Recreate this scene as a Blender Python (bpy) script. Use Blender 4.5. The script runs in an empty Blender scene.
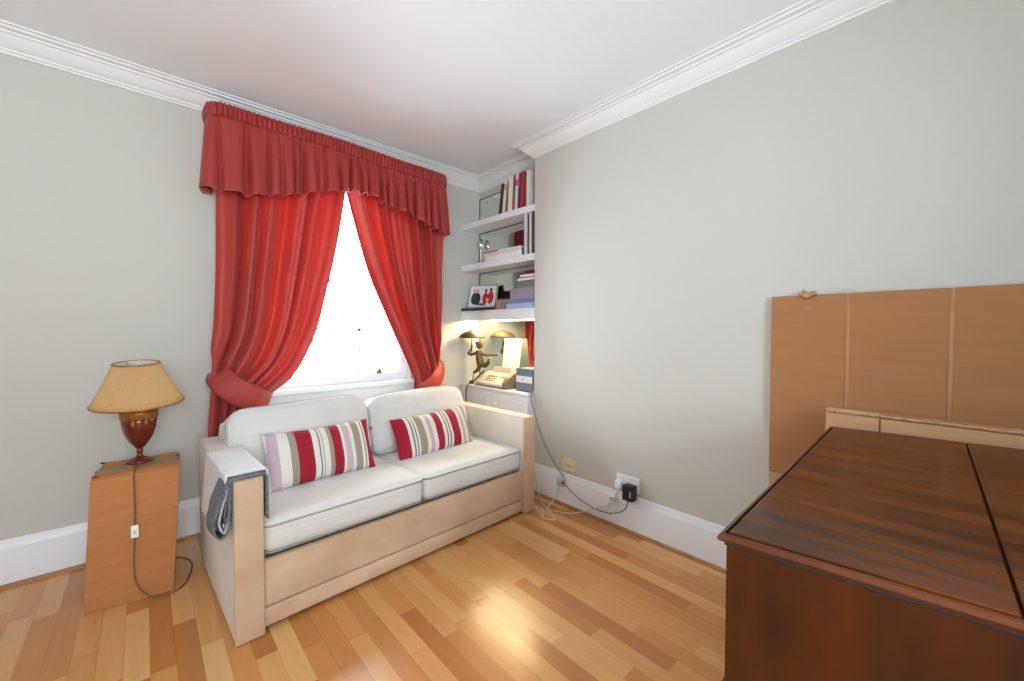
import bpy, bmesh, math, random
from mathutils import Vector, Matrix
random.seed(7)
S = bpy.context.scene
COL = S.collection
PI = math.pi

# ------------------------------------------------------------------ materials
def mat(name, color, rough=0.6, metal=0.0, var=0.0, vscale=6.0, vstretch=(1, 1, 1), bump=0.0, bscale=80.0,
        bstretch=(1, 1, 1), spec=0.5, trans=0.0, emis=None, estr=0.0, color2=None, sheen=0.0, coat=0.0):
    m = bpy.data.materials.new(name); m.use_nodes = True
    nt = m.node_tree; b = nt.nodes['Principled BSDF']
    b.inputs['Base Color'].default_value = (*color, 1)
    b.inputs['Roughness'].default_value = rough
    b.inputs['Metallic'].default_value = metal
    b.inputs['Specular IOR Level'].default_value = spec
    if sheen: b.inputs['Sheen Weight'].default_value = sheen
    if coat: b.inputs['Coat Weight'].default_value = coat
    if emis:
        b.inputs['Emission Color'].default_value = (*emis, 1); b.inputs['Emission Strength'].default_value = estr
    tc = nt.nodes.new('ShaderNodeTexCoord')
    if var > 0:
        mp = nt.nodes.new('ShaderNodeMapping'); mp.inputs['Scale'].default_value = vstretch
        nz = nt.nodes.new('ShaderNodeTexNoise'); nz.inputs['Scale'].default_value = vscale; nz.inputs['Detail'].default_value = 5
        cr = nt.nodes.new('ShaderNodeValToRGB')
        c2 = color2 if color2 else tuple(c * (1 - var) for c in color)
        c1 = color if color2 else tuple(min(1, c * (1 + var * .5)) for c in color)
        cr.color_ramp.elements[0].position = .35; cr.color_ramp.elements[1].position = .65
        cr.color_ramp.elements[0].color = (*c2, 1); cr.color_ramp.elements[1].color = (*c1, 1)
        nt.links.new(tc.outputs['Object'], mp.inputs['Vector']); nt.links.new(mp.outputs[0], nz.inputs['Vector'])
        nt.links.new(nz.outputs['Fac'], cr.inputs['Fac']); nt.links.new(cr.outputs['Color'], b.inputs['Base Color'])
    if bump > 0:
        mp2 = nt.nodes.new('ShaderNodeMapping'); mp2.inputs['Scale'].default_value = bstretch
        n2 = nt.nodes.new('ShaderNodeTexNoise'); n2.inputs['Scale'].default_value = bscale; n2.inputs['Detail'].default_value = 3
        bp = nt.nodes.new('ShaderNodeBump'); bp.inputs['Strength'].default_value = bump; bp.inputs['Distance'].default_value = .01
        nt.links.new(tc.outputs['Object'], mp2.inputs['Vector']); nt.links.new(mp2.outputs[0], n2.inputs['Vector'])
        nt.links.new(n2.outputs['Fac'], bp.inputs['Height']); nt.links.new(bp.outputs[0], b.inputs['Normal'])
    if trans > 0:
        out = nt.nodes['Material Output']
        tr = nt.nodes.new('ShaderNodeBsdfTranslucent'); mx = nt.nodes.new('ShaderNodeMixShader')
        tr.inputs['Color'].default_value = (*[min(1, c * 1.35) for c in color], 1)
        mx.inputs['Fac'].default_value = trans
        nt.links.new(b.outputs[0], mx.inputs[1]); nt.links.new(tr.outputs[0], mx.inputs[2]); nt.links.new(mx.outputs[0], out.inputs['Surface'])
    return m

def srgb(r, g, b):
    f = lambda c: (c / 255 / 12.92) if c / 255 <= .04045 else ((c / 255 + .055) / 1.055) ** 2.4
    return (f(r), f(g), f(b))

def floor_mat():
    m = bpy.data.materials.new('oak_strip_floor'); m.use_nodes = True
    nt = m.node_tree; N = nt.nodes; L = nt.links; b = N['Principled BSDF']
    tc = N.new('ShaderNodeTexCoord'); sx = N.new('ShaderNodeSeparateXYZ'); L.new(tc.outputs['Object'], sx.inputs[0])
    def M(op, a, bb=None, c=None):
        n = N.new('ShaderNodeMath'); n.operation = op
        for i, v in enumerate((a, bb, c)):
            if v is None: continue
            if isinstance(v, (int, float)): n.inputs[i].default_value = v
            else: L.new(v, n.inputs[i])
        return n.outputs[0]
    W = .071
    row = M('FLOOR', M('DIVIDE', sx.outputs['X'], W))
    fx = M('FRACT', M('DIVIDE', sx.outputs['X'], W))
    wn = N.new('ShaderNodeTexWhiteNoise'); wn.noise_dimensions = '1D'; L.new(row, wn.inputs['W'])
    ln = M('ADD', M('MULTIPLY', wn.outputs['Value'], .22), .44)
    u = M('ADD', M('DIVIDE', sx.outputs['Y'], ln), M('MULTIPLY', wn.outputs['Value'], 37.3))
    cell = M('FLOOR', u); fy = M('FRACT', u)
    cb = N.new('ShaderNodeCombineXYZ'); L.new(row, cb.inputs[0]); L.new(cell, cb.inputs[1])
    w2 = N.new('ShaderNodeTexWhiteNoise'); w2.noise_dimensions = '2D'; L.new(cb.outputs[0], w2.inputs['Vector'])
    cr = N.new('ShaderNodeValToRGB'); e = cr.color_ramp.elements
    e[0].position = 0; e[0].color = (*srgb(176, 112, 60), 1)
    e[1].position = 1; e[1].color = (*srgb(218, 170, 114), 1)
    for p, c in ((.15, (188, 124, 66)), (.5, (202, 142, 82)), (.8, (212, 158, 98))):
        x = e.new(p); x.color = (*srgb(*c), 1)
    L.new(w2.outputs['Value'], cr.inputs['Fac'])
    # grain
    off = N.new('ShaderNodeVectorMath'); off.operation = 'MULTIPLY_ADD'
    L.new(w2.outputs['Color'], off.inputs[0]); off.inputs[1].default_value = (9, 9, 9); L.new(tc.outputs['Object'], off.inputs[2])
    mp = N.new('ShaderNodeMapping'); mp.inputs['Scale'].default_value = (42, 3, 1); L.new(off.outputs[0], mp.inputs['Vector'])
    nz = N.new('ShaderNodeTexNoise'); nz.inputs['Scale'].default_value = 1; nz.inputs['Detail'].default_value = 5; nz.inputs['Distortion'].default_value = 1.2
    L.new(mp.outputs[0], nz.inputs['Vector'])
    gr = N.new('ShaderNodeMapRange'); gr.inputs[1].default_value = .3; gr.inputs[2].default_value = .7; gr.inputs[3].default_value = .93; gr.inputs[4].default_value = 1.05
    L.new(nz.outputs['Fac'], gr.inputs[0])
    # seams
    ex = M('MINIMUM', fx, M('SUBTRACT', 1, fx)); sxm = M('GREATER_THAN', ex, .016)
    ey = M('MULTIPLY', M('MINIMUM', fy, M('SUBTRACT', 1, fy)), ln); sym = M('GREATER_THAN', ey, .0010)
    seam = M('ADD', M('MULTIPLY', M('MULTIPLY', sxm, sym), .22), .78)
    tot = M('MULTIPLY', gr.outputs[0], seam)
    mx = N.new('ShaderNodeVectorMath'); mx.operation = 'SCALE'; L.new(cr.outputs['Color'], mx.inputs[0]); L.new(tot, mx.inputs['Scale'])
    L.new(mx.outputs[0], b.inputs['Base Color'])
    b.inputs['Roughness'].default_value = .27; b.inputs['Specular IOR Level'].default_value = .55
    rr = N.new('ShaderNodeMapRange'); rr.inputs[3].default_value = .16; rr.inputs[4].default_value = .3; L.new(nz.outputs['Fac'], rr.inputs[0]); L.new(rr.outputs[0], b.inputs['Roughness'])
    bp = N.new('ShaderNodeBump'); bp.inputs['Strength'].default_value = .12; bp.inputs['Distance'].default_value = .002
    L.new(tot, bp.inputs['Height']); L.new(bp.outputs[0], b.inputs['Normal'])
    return m

def stripe_mat(name, stops, width):
    """fabric stripes across local x: stops = [(fraction, (r,g,b))]"""
    m = mat(name, (1, 1, 1), .85, bump=.25, bscale=600)
    nt = m.node_tree; b = nt.nodes['Principled BSDF']
    tc = nt.nodes.new('ShaderNodeTexCoord'); sx = nt.nodes.new('ShaderNodeSeparateXYZ'); nt.links.new(tc.outputs['Object'], sx.inputs[0])
    mr = nt.nodes.new('ShaderNodeMapRange'); mr.inputs[1].default_value = -width / 2; mr.inputs[2].default_value = width / 2
    nt.links.new(sx.outputs['X'], mr.inputs[0])
    cr = nt.nodes.new('ShaderNodeValToRGB'); cr.color_ramp.interpolation = 'CONSTANT'
    e = cr.color_ramp.elements
    e[0].position = 0; e[0].color = (*srgb(*stops[0][1]), 1)
    e[1].position = stops[1][0]; e[1].color = (*srgb(*stops[1][1]), 1)
    for p, c in stops[2:]:
        x = e.new(p); x.color = (*srgb(*c), 1)
    nt.links.new(mr.outputs[0], cr.inputs['Fac']); nt.links.new(cr.outputs['Color'], b.inputs['Base Color'])
    return m

def ribbed_mat(name, color, axis='Z', scale=260, var=.12, amt=.5):
    m = mat(name, color, .85, var=var, vscale=8, vstretch=(1, .35, 5))
    nt = m.node_tree; b = nt.nodes['Principled BSDF']
    tc = nt.nodes.new('ShaderNodeTexCoord'); wv = nt.nodes.new('ShaderNodeTexWave'); wv.wave_type = 'BANDS'; wv.bands_direction = axis
    wv.inputs['Scale'].default_value = scale / 20; wv.inputs['Distortion'].default_value = .4
    bp = nt.nodes.new('ShaderNodeBump'); bp.inputs['Strength'].default_value = amt; bp.inputs['Distance'].default_value = .002
    nt.links.new(tc.outputs['Object'], wv.inputs['Vector']); nt.links.new(wv.outputs['Fac'], bp.inputs['Height']); nt.links.new(bp.outputs[0], b.inputs['Normal'])
    return m

M_ = {}
M_['wall'] = mat('wall_paint', srgb(201, 200, 193), .75, spec=.25, bump=.03, bscale=30)
M_['ceil'] = mat('ceiling_paint', srgb(240, 243, 247), .8, spec=.2)
M_['white'] = mat('white_gloss_paint', srgb(234, 237, 241), .38, spec=.4)
M_['cornice'] = mat('cornice_paint', srgb(236, 237, 237), .6, spec=.3)
M_['floor'] = floor_mat()
M_['bead'] = mat('oak_bead', srgb(170, 120, 72), .45, var=.2, vscale=8)
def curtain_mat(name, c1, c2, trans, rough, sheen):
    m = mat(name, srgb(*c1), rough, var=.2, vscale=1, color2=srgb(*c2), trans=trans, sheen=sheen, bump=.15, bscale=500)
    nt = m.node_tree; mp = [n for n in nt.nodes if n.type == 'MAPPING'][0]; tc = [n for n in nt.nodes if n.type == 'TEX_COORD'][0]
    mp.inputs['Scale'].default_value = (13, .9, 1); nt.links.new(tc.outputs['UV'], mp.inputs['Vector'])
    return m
M_['curtain'] = curtain_mat('red_curtain_silk', (188, 78, 74), (208, 62, 42), .34, .38, .15)  # orange-red UV bands paint the backlit glow into the silk colour
M_['pelmet'] = curtain_mat('red_pelmet_silk', (174, 54, 48), (162, 44, 38), .08, .5, .12)
M_['lining'] = mat('cream_curtain_lining', srgb(206, 196, 184), .85, trans=.5)
M_['trimred'] = mat('pink_edging', srgb(222, 150, 150), .6)
M_['calico'] = mat('cream_calico', srgb(226, 216, 202), .9, var=.08, vscale=4, bump=.15, bscale=300, sheen=.2)
M_['calicopink'] = mat('worn_beige_calico', srgb(213, 184, 154), .9, var=.16, vscale=3.5, vstretch=(1, 1, 1.6), color2=srgb(194, 160, 128), bump=.15, bscale=300, sheen=.2)
M_['cushion'] = mat('off_white_cotton', srgb(219, 218, 214), .9, var=.05, vscale=5, bump=1.0, bscale=6, bstretch=(.8, 1, 2.6), sheen=.2)
M_['piping'] = mat('grey_piping', srgb(150, 148, 142), .85)
M_['dark'] = mat('black_void', (.012, .010, .009), .9)
M_['blanket'] = mat('pale_grey_wool', srgb(230, 231, 233), .95, var=.04, vscale=30, bump=.4, bscale=200)
M_['blanketdark'] = mat('charcoal_herringbone_wool', srgb(118, 120, 128), .95, var=.5, vscale=120, vstretch=(1, 1, .5), bump=.5, bscale=200)
M_['card'] = ribbed_mat('brown_cardboard', srgb(172, 120, 76), 'Z', 2600, .05, .35)
M_['cardlt'] = ribbed_mat('pale_cardboard', srgb(196, 154, 114), 'Z', 2600, .06, .3)
M_['cardmid'] = ribbed_mat('creased_cardboard', srgb(186, 138, 98), 'Z', 2600, .08, .2)
M_['cardbox'] = ribbed_mat('orange_brown_cardboard', srgb(188, 124, 72), 'Z', 2600, .08, .3)
M_['cardedge'] = mat('torn_cardboard_edge', srgb(186, 150, 112), .95, var=.3, vscale=60)
M_['tape'] = mat('greenish_parcel_tape', srgb(112, 128, 100), .35, var=.2, vscale=20)
M_['shade'] = mat('pleated_tan_silk', srgb(222, 184, 126), .8, trans=.25, bump=.1, bscale=100)
M_['shadein'] = mat('pale_shade_lining', srgb(225, 225, 222), .8)
M_['urn'] = mat('red_lacquer', srgb(112, 34, 18), .28, var=.3, vscale=18, coat=.4)
M_['gold'] = mat('antique_gilding', srgb(176, 116, 56), .4, metal=.5, var=.4, vscale=40)
M_['cableb'] = mat('brown_flex', srgb(112, 86, 56), .6)
M_['cabled'] = mat('dark_grey_flex', srgb(92, 92, 96), .5)
M_['cablew'] = mat('pale_flex', srgb(206, 200, 188), .5)
M_['plast'] = mat('white_plastic', srgb(238, 238, 236), .35)
M_['cream'] = mat('cream_plastic', srgb(222, 212, 172), .4)
M_['black'] = mat('black_plastic', srgb(26, 27, 32), .35)
M_['mirror'] = mat('silvered_glass', (.80, .86, .80), .015, metal=1.0)
M_['mirredge'] = mat('dark_mirror_edge', srgb(62, 74, 62), .3)
M_['silver'] = mat('polished_silver', (.8, .8, .82), .12, metal=1)
M_['bronze'] = mat('aged_bronze', srgb(92, 72, 50), .55, metal=.25, var=.3, vscale=60)
M_['fax'] = mat('warm_grey_plastic', srgb(206, 198, 186), .45)
M_['faxd'] = mat('brown_grey_plastic', srgb(122, 108, 90), .5)
M_['paper'] = mat('white_paper', srgb(246, 244, 238), .8)
M_['bluegrey'] = mat('blue_grey_card', srgb(112, 122, 140), .6)
M_['sheetglass'] = None

def wood_top():
    m = mat('polished_mahogany', srgb(98, 50, 10), .22, var=.45, vscale=5, vstretch=(4.5, .7, 3), color2=srgb(54, 27, 9), spec=.22, bump=.02, bscale=30)
    return m
M_['maho'] = wood_top()
M_['mahoside'] = mat('mahogany_side', srgb(86, 40, 9), .36, var=.4, vscale=5, vstretch=(1.2, 2.4, .5), color2=srgb(50, 25, 9), spec=.3)
M_['mahodark'] = mat('mahogany_dark', srgb(34, 18, 10), .5)  # darker tone for the recess and groove strips of the moulding
M_['mahomould'] = mat('mahogany_moulding', srgb(98, 48, 14), .4, var=.3, vscale=8, vstretch=(1, .5, 1), spec=.35)

def glass():
    m = bpy.data.materials.new('window_glass'); m.use_nodes = True
    nt = m.node_tree; out = nt.nodes['Material Output']
    for n in list(nt.nodes):
        if n != out: nt.nodes.remove(n)
    t = nt.nodes.new('ShaderNodeBsdfTransparent'); g = nt.nodes.new('ShaderNodeBsdfGlossy'); g.inputs['Roughness'].default_value = .02
    fr = nt.nodes.new('ShaderNodeFresnel'); fr.inputs['IOR'].default_value = 1.3
    mx = nt.nodes.new('ShaderNodeMixShader'); t.inputs['Color'].default_value = (.96, .97, .97, 1)
    nt.links.new(fr.outputs[0], mx.inputs[0]); nt.links.new(t.outputs[0], mx.inputs[1]); nt.links.new(g.outputs[0], mx.inputs[2])
    nt.links.new(mx.outputs[0], out.inputs['Surface'])
    return m
M_['glass'] = glass()

def flat(name, rgb, rough=.6):
    key = 'flat_' + name
    if key not in M_: M_[key] = mat(name, srgb(*rgb), rough)
    return M_[key]

# ------------------------------------------------------------------ mesh helpers
def box(bm, x0, x1, y0, y1, z0, z1, bev=0.0, seg=2, M=None):
    vs = [bm.verts.new((x, y, z)) for x in (x0, x1) for y in (y0, y1) for z in (z0, z1)]
    idx = [(0, 1, 3, 2), (4, 6, 7, 5), (0, 4, 5, 1), (2, 3, 7, 6), (0, 2, 6, 4), (1, 5, 7, 3)]
    fs = [bm.faces.new([vs[i] for i in f]) for f in idx]
    if bev > 0:
        es = list({e for f in fs for e in f.edges})
        r = bmesh.ops.bevel(bm, geom=es, offset=bev, segments=seg, affect='EDGES', profile=.5)
        vs = [v for v in {v for f in r['faces'] for v in f.verts} | {v for v in vs if v.is_valid}]
    if M is not None:
        for v in vs: v.co = M @ v.co
    return vs

def hexa(bm, b4, t4, bev=0.0, seg=2):
    vb = [bm.verts.new(p) for p in b4]; vt = [bm.verts.new(p) for p in t4]
    fs = [bm.faces.new(vb[::-1]), bm.faces.new(vt)]
    for i in range(4):
        j = (i + 1) % 4; fs.append(bm.faces.new((vb[i], vb[j], vt[j], vt[i])))
    if bev > 0:
        es = list({e for f in fs for e in f.edges})
        bmesh.ops.bevel(bm, geom=es, offset=bev, segments=seg, affect='EDGES', profile=.5)

def lathe(bm, prof, c=(0, 0, 0), n=40, M=None, cap=True):
    rings = []
    for r, z in prof:
        ring = []
        for i in range(n):
            a = 2 * PI * i / n
            p = Vector((c[0] + r * math.cos(a), c[1] + r * math.sin(a), c[2] + z))
            ring.append(bm.verts.new(M @ p if M is not None else p))
        rings.append(ring)
    for k in range(len(rings) - 1):
        for i in range(n):
            j = (i + 1) % n
            bm.faces.new((rings[k][i], rings[k][j], rings[k + 1][j], rings[k + 1][i]))
    if cap:
        bm.faces.new(rings[0][::-1]); bm.faces.new(rings[-1])

def spline(pts, n=8):
    P = [Vector(p) for p in pts]; out = []
    for i in range(len(P) - 1):
        p0 = P[i - 1] if i > 0 else P[0] * 2 - P[1]; p1 = P[i]; p2 = P[i + 1]; p3 = P[i + 2] if i + 2 < len(P) else P[-1] * 2 - P[-2]
        for k in range(n):
            t = k / n
            out.append(.5 * ((2 * p1) + (-p0 + p2) * t + (2 * p0 - 5 * p1 + 4 * p2 - p3) * t * t + (-p0 + 3 * p1 - 3 * p2 + p3) * t ** 3))
    out.append(P[-1]); return out

def tube(bm, pts, r, n=8, closed=False):
    rr = r if isinstance(r, (list, tuple)) else [r] * len(pts)
    P = [Vector(p) for p in pts]; rings = []; up = Vector((0, 0, 1)); prev = None
    for i, p in enumerate(P):
        a = P[(i - 1) % len(P)] if (closed or i > 0) else P[i]; b = P[(i + 1) % len(P)] if (closed or i < len(P) - 1) else P[i]
        t = (b - a).normalized()
        if prev is None:
            s = t.cross(up)
            if s.length < .1: s = t.cross(Vector((1, 0, 0)))
            s.normalize()
        else:
            s = prev - t * prev.dot(t)
            s = s.normalized() if s.length > 1e-6 else t.orthogonal().normalized()
        prev = s; q = t.cross(s)
        rings.append([bm.verts.new(p + (s * math.cos(2 * PI * k / n) + q * math.sin(2 * PI * k / n)) * rr[i]) for k in range(n)])
    m = len(rings)
    for i in range(m if closed else m - 1):
        A, B = rings[i], rings[(i + 1) % m]
        for k in range(n):
            j = (k + 1) % n; bm.faces.new((A[k], A[j], B[j], B[k]))
    if not closed:
        bm.faces.new(rings[0][::-1]); bm.faces.new(rings[-1])

def ball(bm, c, r, sc=(1, 1, 1), seg=16):
    d = bmesh.ops.create_uvsphere(bm, u_segments=seg, v_segments=max(6, seg // 2), radius=r)
    for v in d['verts']: v.co = Vector((v.co.x * sc[0], v.co.y * sc[1], v.co.z * sc[2])) + Vector(c)

def rbox(bm, cx, cy, cz, w, d, h, r, n=14, puff=(0, 0, 0), fn=None):
    """soft rounded block: subdivided box with rounded edges; puff bulges each pair of faces"""
    t = bmesh.new(); bmesh.ops.create_cube(t, size=2)
    bmesh.ops.subdivide_edges(t, edges=t.edges[:], cuts=n, use_grid_fill=True)
    hx, hy, hz = w / 2, d / 2, h / 2
    mp = {}
    for v in t.verts:
        u = Vector(v.co)
        def dist(a, hh):   # crowd the loops near the edges
            s = 1 if a >= 0 else -1; a = abs(a); return s * (1 - (1 - a) ** 1.6)
        p = Vector((dist(u.x, hx) * hx, dist(u.y, hy) * hy, dist(u.z, hz) * hz))
        rr = min(r, hx, hy, hz)
        inn = Vector((max(-(hx - rr), min(hx - rr, p.x)), max(-(hy - rr), min(hy - rr, p.y)), max(-(hz - rr), min(hz - rr, p.z))))
        dd = p - inn
        if dd.length > 1e-7: p = inn + dd.normalized() * rr
        fx = 1 - (p.x / hx) ** 2; fy = 1 - (p.y / hy) ** 2; fz = 1 - (p.z / hz) ** 2
        q = Vector(p)
        q.x += puff[0] * (p.x / hx) * fy * fz; q.y += puff[1] * (p.y / hy) * fx * fz; q.z += puff[2] * (p.z / hz) * max(0, fx) ** .6 * max(0, fy) ** .6
        if fn: q = fn(q)
        mp[v] = bm.verts.new(q + Vector((cx, cy, cz)))
    for f in t.faces: bm.faces.new([mp[v] for v in f.verts])
    t.free()

def grid(bm, fn, nu, nv):
    vs = [[bm.verts.new(fn(i / nu, j / nv)) for j in range(nv + 1)] for i in range(nu + 1)]
    uvl = bm.loops.layers.uv.verify()
    for i in range(nu):
        for j in range(nv):
            f = bm.faces.new((vs[i][j], vs[i + 1][j], vs[i + 1][j + 1], vs[i][j + 1]))
            for l, (a, b) in zip(f.loops, ((i, j), (i + 1, j), (i + 1, j + 1), (i, j + 1))): l[uvl].uv = (a / nu, b / nv)
    return vs

def sweep(bm, path, prof, closed=False):
    """path: 2-D points with the room on the right hand; prof: (out, z)"""
    n = len(path); rings = []
    for i in range(n):
        p = Vector(path[i]).to_2d()
        a = Vector(path[(i - 1) % n]).to_2d() if (closed or i > 0) else None
        b = Vector(path[(i + 1) % n]).to_2d() if (closed or i < n - 1) else None
        def nrm(u, v):
            d = (v - u).normalized(); return Vector((d.y, -d.x))
        if a is None: o = nrm(p, b)
        elif b is None: o = nrm(a, p)
        else:
            n1, n2 = nrm(a, p), nrm(p, b); s = n1 + n2; o = s / max(.05, (1 + n1.dot(n2)))
        rings.append([bm.verts.new((p.x + o.x * q[0], p.y + o.y * q[0], q[1])) for q in prof])
    for i in range(n if closed else n - 1):
        A, B = rings[i], rings[(i + 1) % n]
        for k in range(len(prof) - 1): bm.faces.new((A[k], B[k], B[k + 1], A[k + 1]))
    if not closed:
        bm.faces.new(rings[0]); bm.faces.new(rings[-1][::-1])

def obj(name, bm, m, parent=None, smooth=False, org=None, solid=0.0, sub=0, angle=None):
    """link the mesh as one object; org: world origin (mesh given in world coordinates)"""
    if org is not None:
        bmesh.ops.translate(bm, verts=bm.verts[:], vec=-Vector(org))
    bmesh.ops.recalc_face_normals(bm, faces=bm.faces[:])
    me = bpy.data.meshes.new(name); bm.to_mesh(me); bm.free()
    o = bpy.data.objects.new(name, me); COL.objects.link(o)
    for mm in (m if isinstance(m, (list, tuple)) else [m]): me.materials.append(mm)
    if smooth:
        for p in me.polygons: p.use_smooth = True
        if angle: me.set_sharp_from_angle(angle=math.radians(angle))
    if parent is not None: o.parent = parent
    elif org is not None: o.location = org
    if solid:
        s = o.modifiers.new('solid', 'SOLIDIFY'); s.thickness = solid; s.offset = 0
    if sub:
        s = o.modifiers.new('sub', 'SUBSURF'); s.levels = sub; s.render_levels = sub
    return o

def tag(o, label, cat, group=None):
    o['label'] = label; o['category'] = cat
    if group: o['group'] = group
    return o
def thing(name, label, cat, loc, rz=0, group=None):
    o = bpy.data.objects.new(name, None); COL.objects.link(o); o.empty_display_size = .05
    o.location = loc; o.rotation_euler = (0, 0, rz); return tag(o, label, cat, group)
def struct(o):
    o['kind'] = 'structure'; return o
def B(): return bmesh.new()
def bx(*a, **k):
    bm = bmesh.new(); box(bm, *a, **k); return bm

# ------------------------------------------------------------------ room
XR, YB, YC, XA, ZC = 2.144, 2.972, 2.105, 2.306, 2.56     # breast face, back wall, breast corner, alcove back, ceiling
XL, YF = -1.75, -1.75
struct(obj('floor', bx(XL - .1, XA + .15, YF - .1, YB + .25, -.06, 0), M_['floor']))
struct(obj('ceiling', bx(XL - .1, XA + .15, YF - .1, YB + .25, ZC, ZC + .08), M_['ceil']))
WX0, WX1, WZ0, WZ1 = .47, 1.61, .80, 2.32
bm = B()
box(bm, XL - .1, WX0, YB, YB + .22, 0, ZC); box(bm, WX1, XA + .15, YB, YB + .22, 0, ZC)
box(bm, WX0, WX1, YB, YB + .22, 0, WZ0); box(bm, WX0, WX1, YB, YB + .22, WZ1, ZC)
struct(obj('wall_back', bm, M_['wall']))
bm = B()
box(bm, XR, XA + .15, YF - .1, YC, 0, ZC); box(bm, XA, XA + .15, YC, YB, 0, ZC)
struct(obj('wall_right', bm, M_['wall']))
struct(obj('wall_left', bx(XL - .1, XL, YF - .1, YB, 0, ZC), M_['wall']))
RX0, RX1, RZ0, RZ1 = -.75, .45, .90, 2.15       # added window, unseen behind the camera, lets in fill daylight
bm = B(); box(bm, XL, RX0, YF - .1, YF, 0, ZC); box(bm, RX1, XR, YF - .1, YF, 0, ZC); box(bm, RX0, RX1, YF - .1, YF, 0, RZ0); box(bm, RX0, RX1, YF - .1, YF, RZ1, ZC)
struct(obj('wall_front', bm, M_['wall']))
bm = B()
for x in (RX0, (RX0 + RX1) / 2 - .025, RX1 - .05): box(bm, x, x + .05, YF - .08, YF - .03, RZ0, RZ1)
box(bm, RX0, RX1, YF - .08, YF - .03, RZ0, RZ0 + .06); box(bm, RX0, RX1, YF - .08, YF - .03, RZ1 - .05, RZ1)
w2 = struct(obj('added_rear_window', bm, M_['white'])); obj('pane', bx(RX0, RX1, YF - .057, YF - .053, RZ0, RZ1), M_['glass'], w2)
prof = [(0, 2.466), (.010, 2.466), (.012, 2.474), (.022, 2.478), (.024, 2.486), (.034, 2.490), (.046, 2.500), (.066, 2.518), (.074, 2.530), (.084, 2.532), (.086, 2.540), (.106, 2.544), (.110, 2.552), (.124, 2.554), (.126, ZC)]
bm = B(); sweep(bm, [(XL, YB), (XA, YB), (XA, YC), (XR, YC), (XR, YF), (XL, YF)], prof, closed=True)
struct(obj('trim_1', bm, M_['cornice'], smooth=True, angle=30))
sk = [(0, .217), (.006, .217), (.010, .212), (.012, .196), (.018, .186), (.020, .176), (.020, 0), (0, 0)]
bm = B(); sweep(bm, [(XL, YB), (2.08, YB)], sk); struct(obj('baseboard_back', bm, M_['white'], smooth=True, angle=30))
bm = B(); sweep(bm, [(XR, YC), (XR, YF)], sk); struct(obj('baseboard_right', bm, M_['white'], smooth=True, angle=30))
bead = [(.020, .016), (.026, .016), (.034, .010), (.036, 0), (.020, 0)]
bm = B(); sweep(bm, [(XL, YB), (2.08, YB)], bead); struct(obj('trim_2', bm, M_['bead']))
bm = B(); sweep(bm, [(XR, YC), (XR, YF)], bead); struct(obj('trim_3', bm, M_['bead']))

# window: sliding sash, three panes across
win = bpy.data.objects.new('window_1', None); COL.objects.link(win); win.location = (1.04, YB, WZ0); struct(win)
WO = (1.04, YB, WZ0)
bm = B()
box(bm, WX0, WX0 + .035, YB + .03, YB + .16, WZ0, WZ1); box(bm, WX1 - .035, WX1, YB + .03, YB + .16, WZ0, WZ1)
box(bm, WX0, WX1, YB + .03, YB + .16, WZ1 - .04, WZ1)
obj('window_frame', bm, M_['white'], win, org=WO)
def sash(name, y0, y1, z0, z1, botrail, toprail):
    bm = B(); x0, x1 = WX0 + .035, WX1 - .035
    box(bm, x0, x0 + .04, y0, y1, z0, z1, .004); box(bm, x1 - .04, x1, y0, y1, z0, z1, .004)
    box(bm, x0 + .04, x1 - .04, y0, y1, z0, z0 + botrail, .004); box(bm, x0 + .04, x1 - .04, y0, y1, z1 - toprail, z1, .004)
    for vx in ((.875, 1.207) if z0 < 1 else ()): box(bm, vx - .008, vx + .008, y0 + .008, y1 - .008, z0 + botrail, z1 - toprail)
    zm = (z0 + botrail + z1 - toprail) / 2
    if z0 < 1: box(bm, x0 + .04, x1 - .04, y0 + .008, y1 - .008, zm - .008, zm + .008)
    s = obj(name, bm, M_['white'], win, org=WO)
    ym = (y0 + y1) / 2
    g = obj('pane', bx(x0 + .03, x1 - .03, ym - .002, ym + .002, z0 + .02, z1 - .02), M_['glass'], s, org=WO)
    return s
lo = sash('lower_sash', YB + .06, YB + .10, .809, 1.575, .06, .035)
up = sash('upper_sash', YB + .11, YB + .15, 1.54, WZ1 - .04, .035, .05)
bm = B()
for x in (WX0 + .055, WX1 - .055):
    box(bm, x - .018, x + .018, YB + .112, YB + .148, 1.50, 1.54, .008)
obj('sash_horn', bm, M_['white'], up, org=WO)
bm = B(); box(bm, .70, .74, YB + .045, YB + .06, .865, .885, .004); tube(bm, [(.72, YB + .045, .875), (.72, YB + .02, .88), (.735, YB + .012, .895)], .005)
obj('sash_lift', bm, M_['silver'], lo, org=WO)
obj('window_sill', bx(WX0 - .05, WX1 + .05, YB - .035, YB + .16, WZ0 - .028, WZ0 + .007, .006), M_['white'], win, org=WO)
obj('window_apron', bx(WX0 - .02, WX1 + .02, YB - .012, YB, .55, WZ0 - .03, .003), M_['white'], win, org=WO)
# sash cord with a grey weight hanging inside the lower sash
cd = thing('blind_cord', 'thin dark cord with a grey acorn weight hanging inside the window', 'cord', (1.345, YB + .03, .875))
CO = (1.345, YB + .03, .875)
bm = B(); tube(bm, [(1.345, YB + .03, 1.22), (1.345, YB + .03, .90)], .0022); obj('cord', bm, flat('cord_grey', (120, 120, 122)), cd, org=CO)
bm = B(); lathe(bm, [(.004, .035), (.010, .026), (.022, .012), (.024, 0), (.014, -.008)], CO, 16); obj('weight', bm, flat('lead_grey', (104, 106, 110)), cd, True, org=CO)

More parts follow.
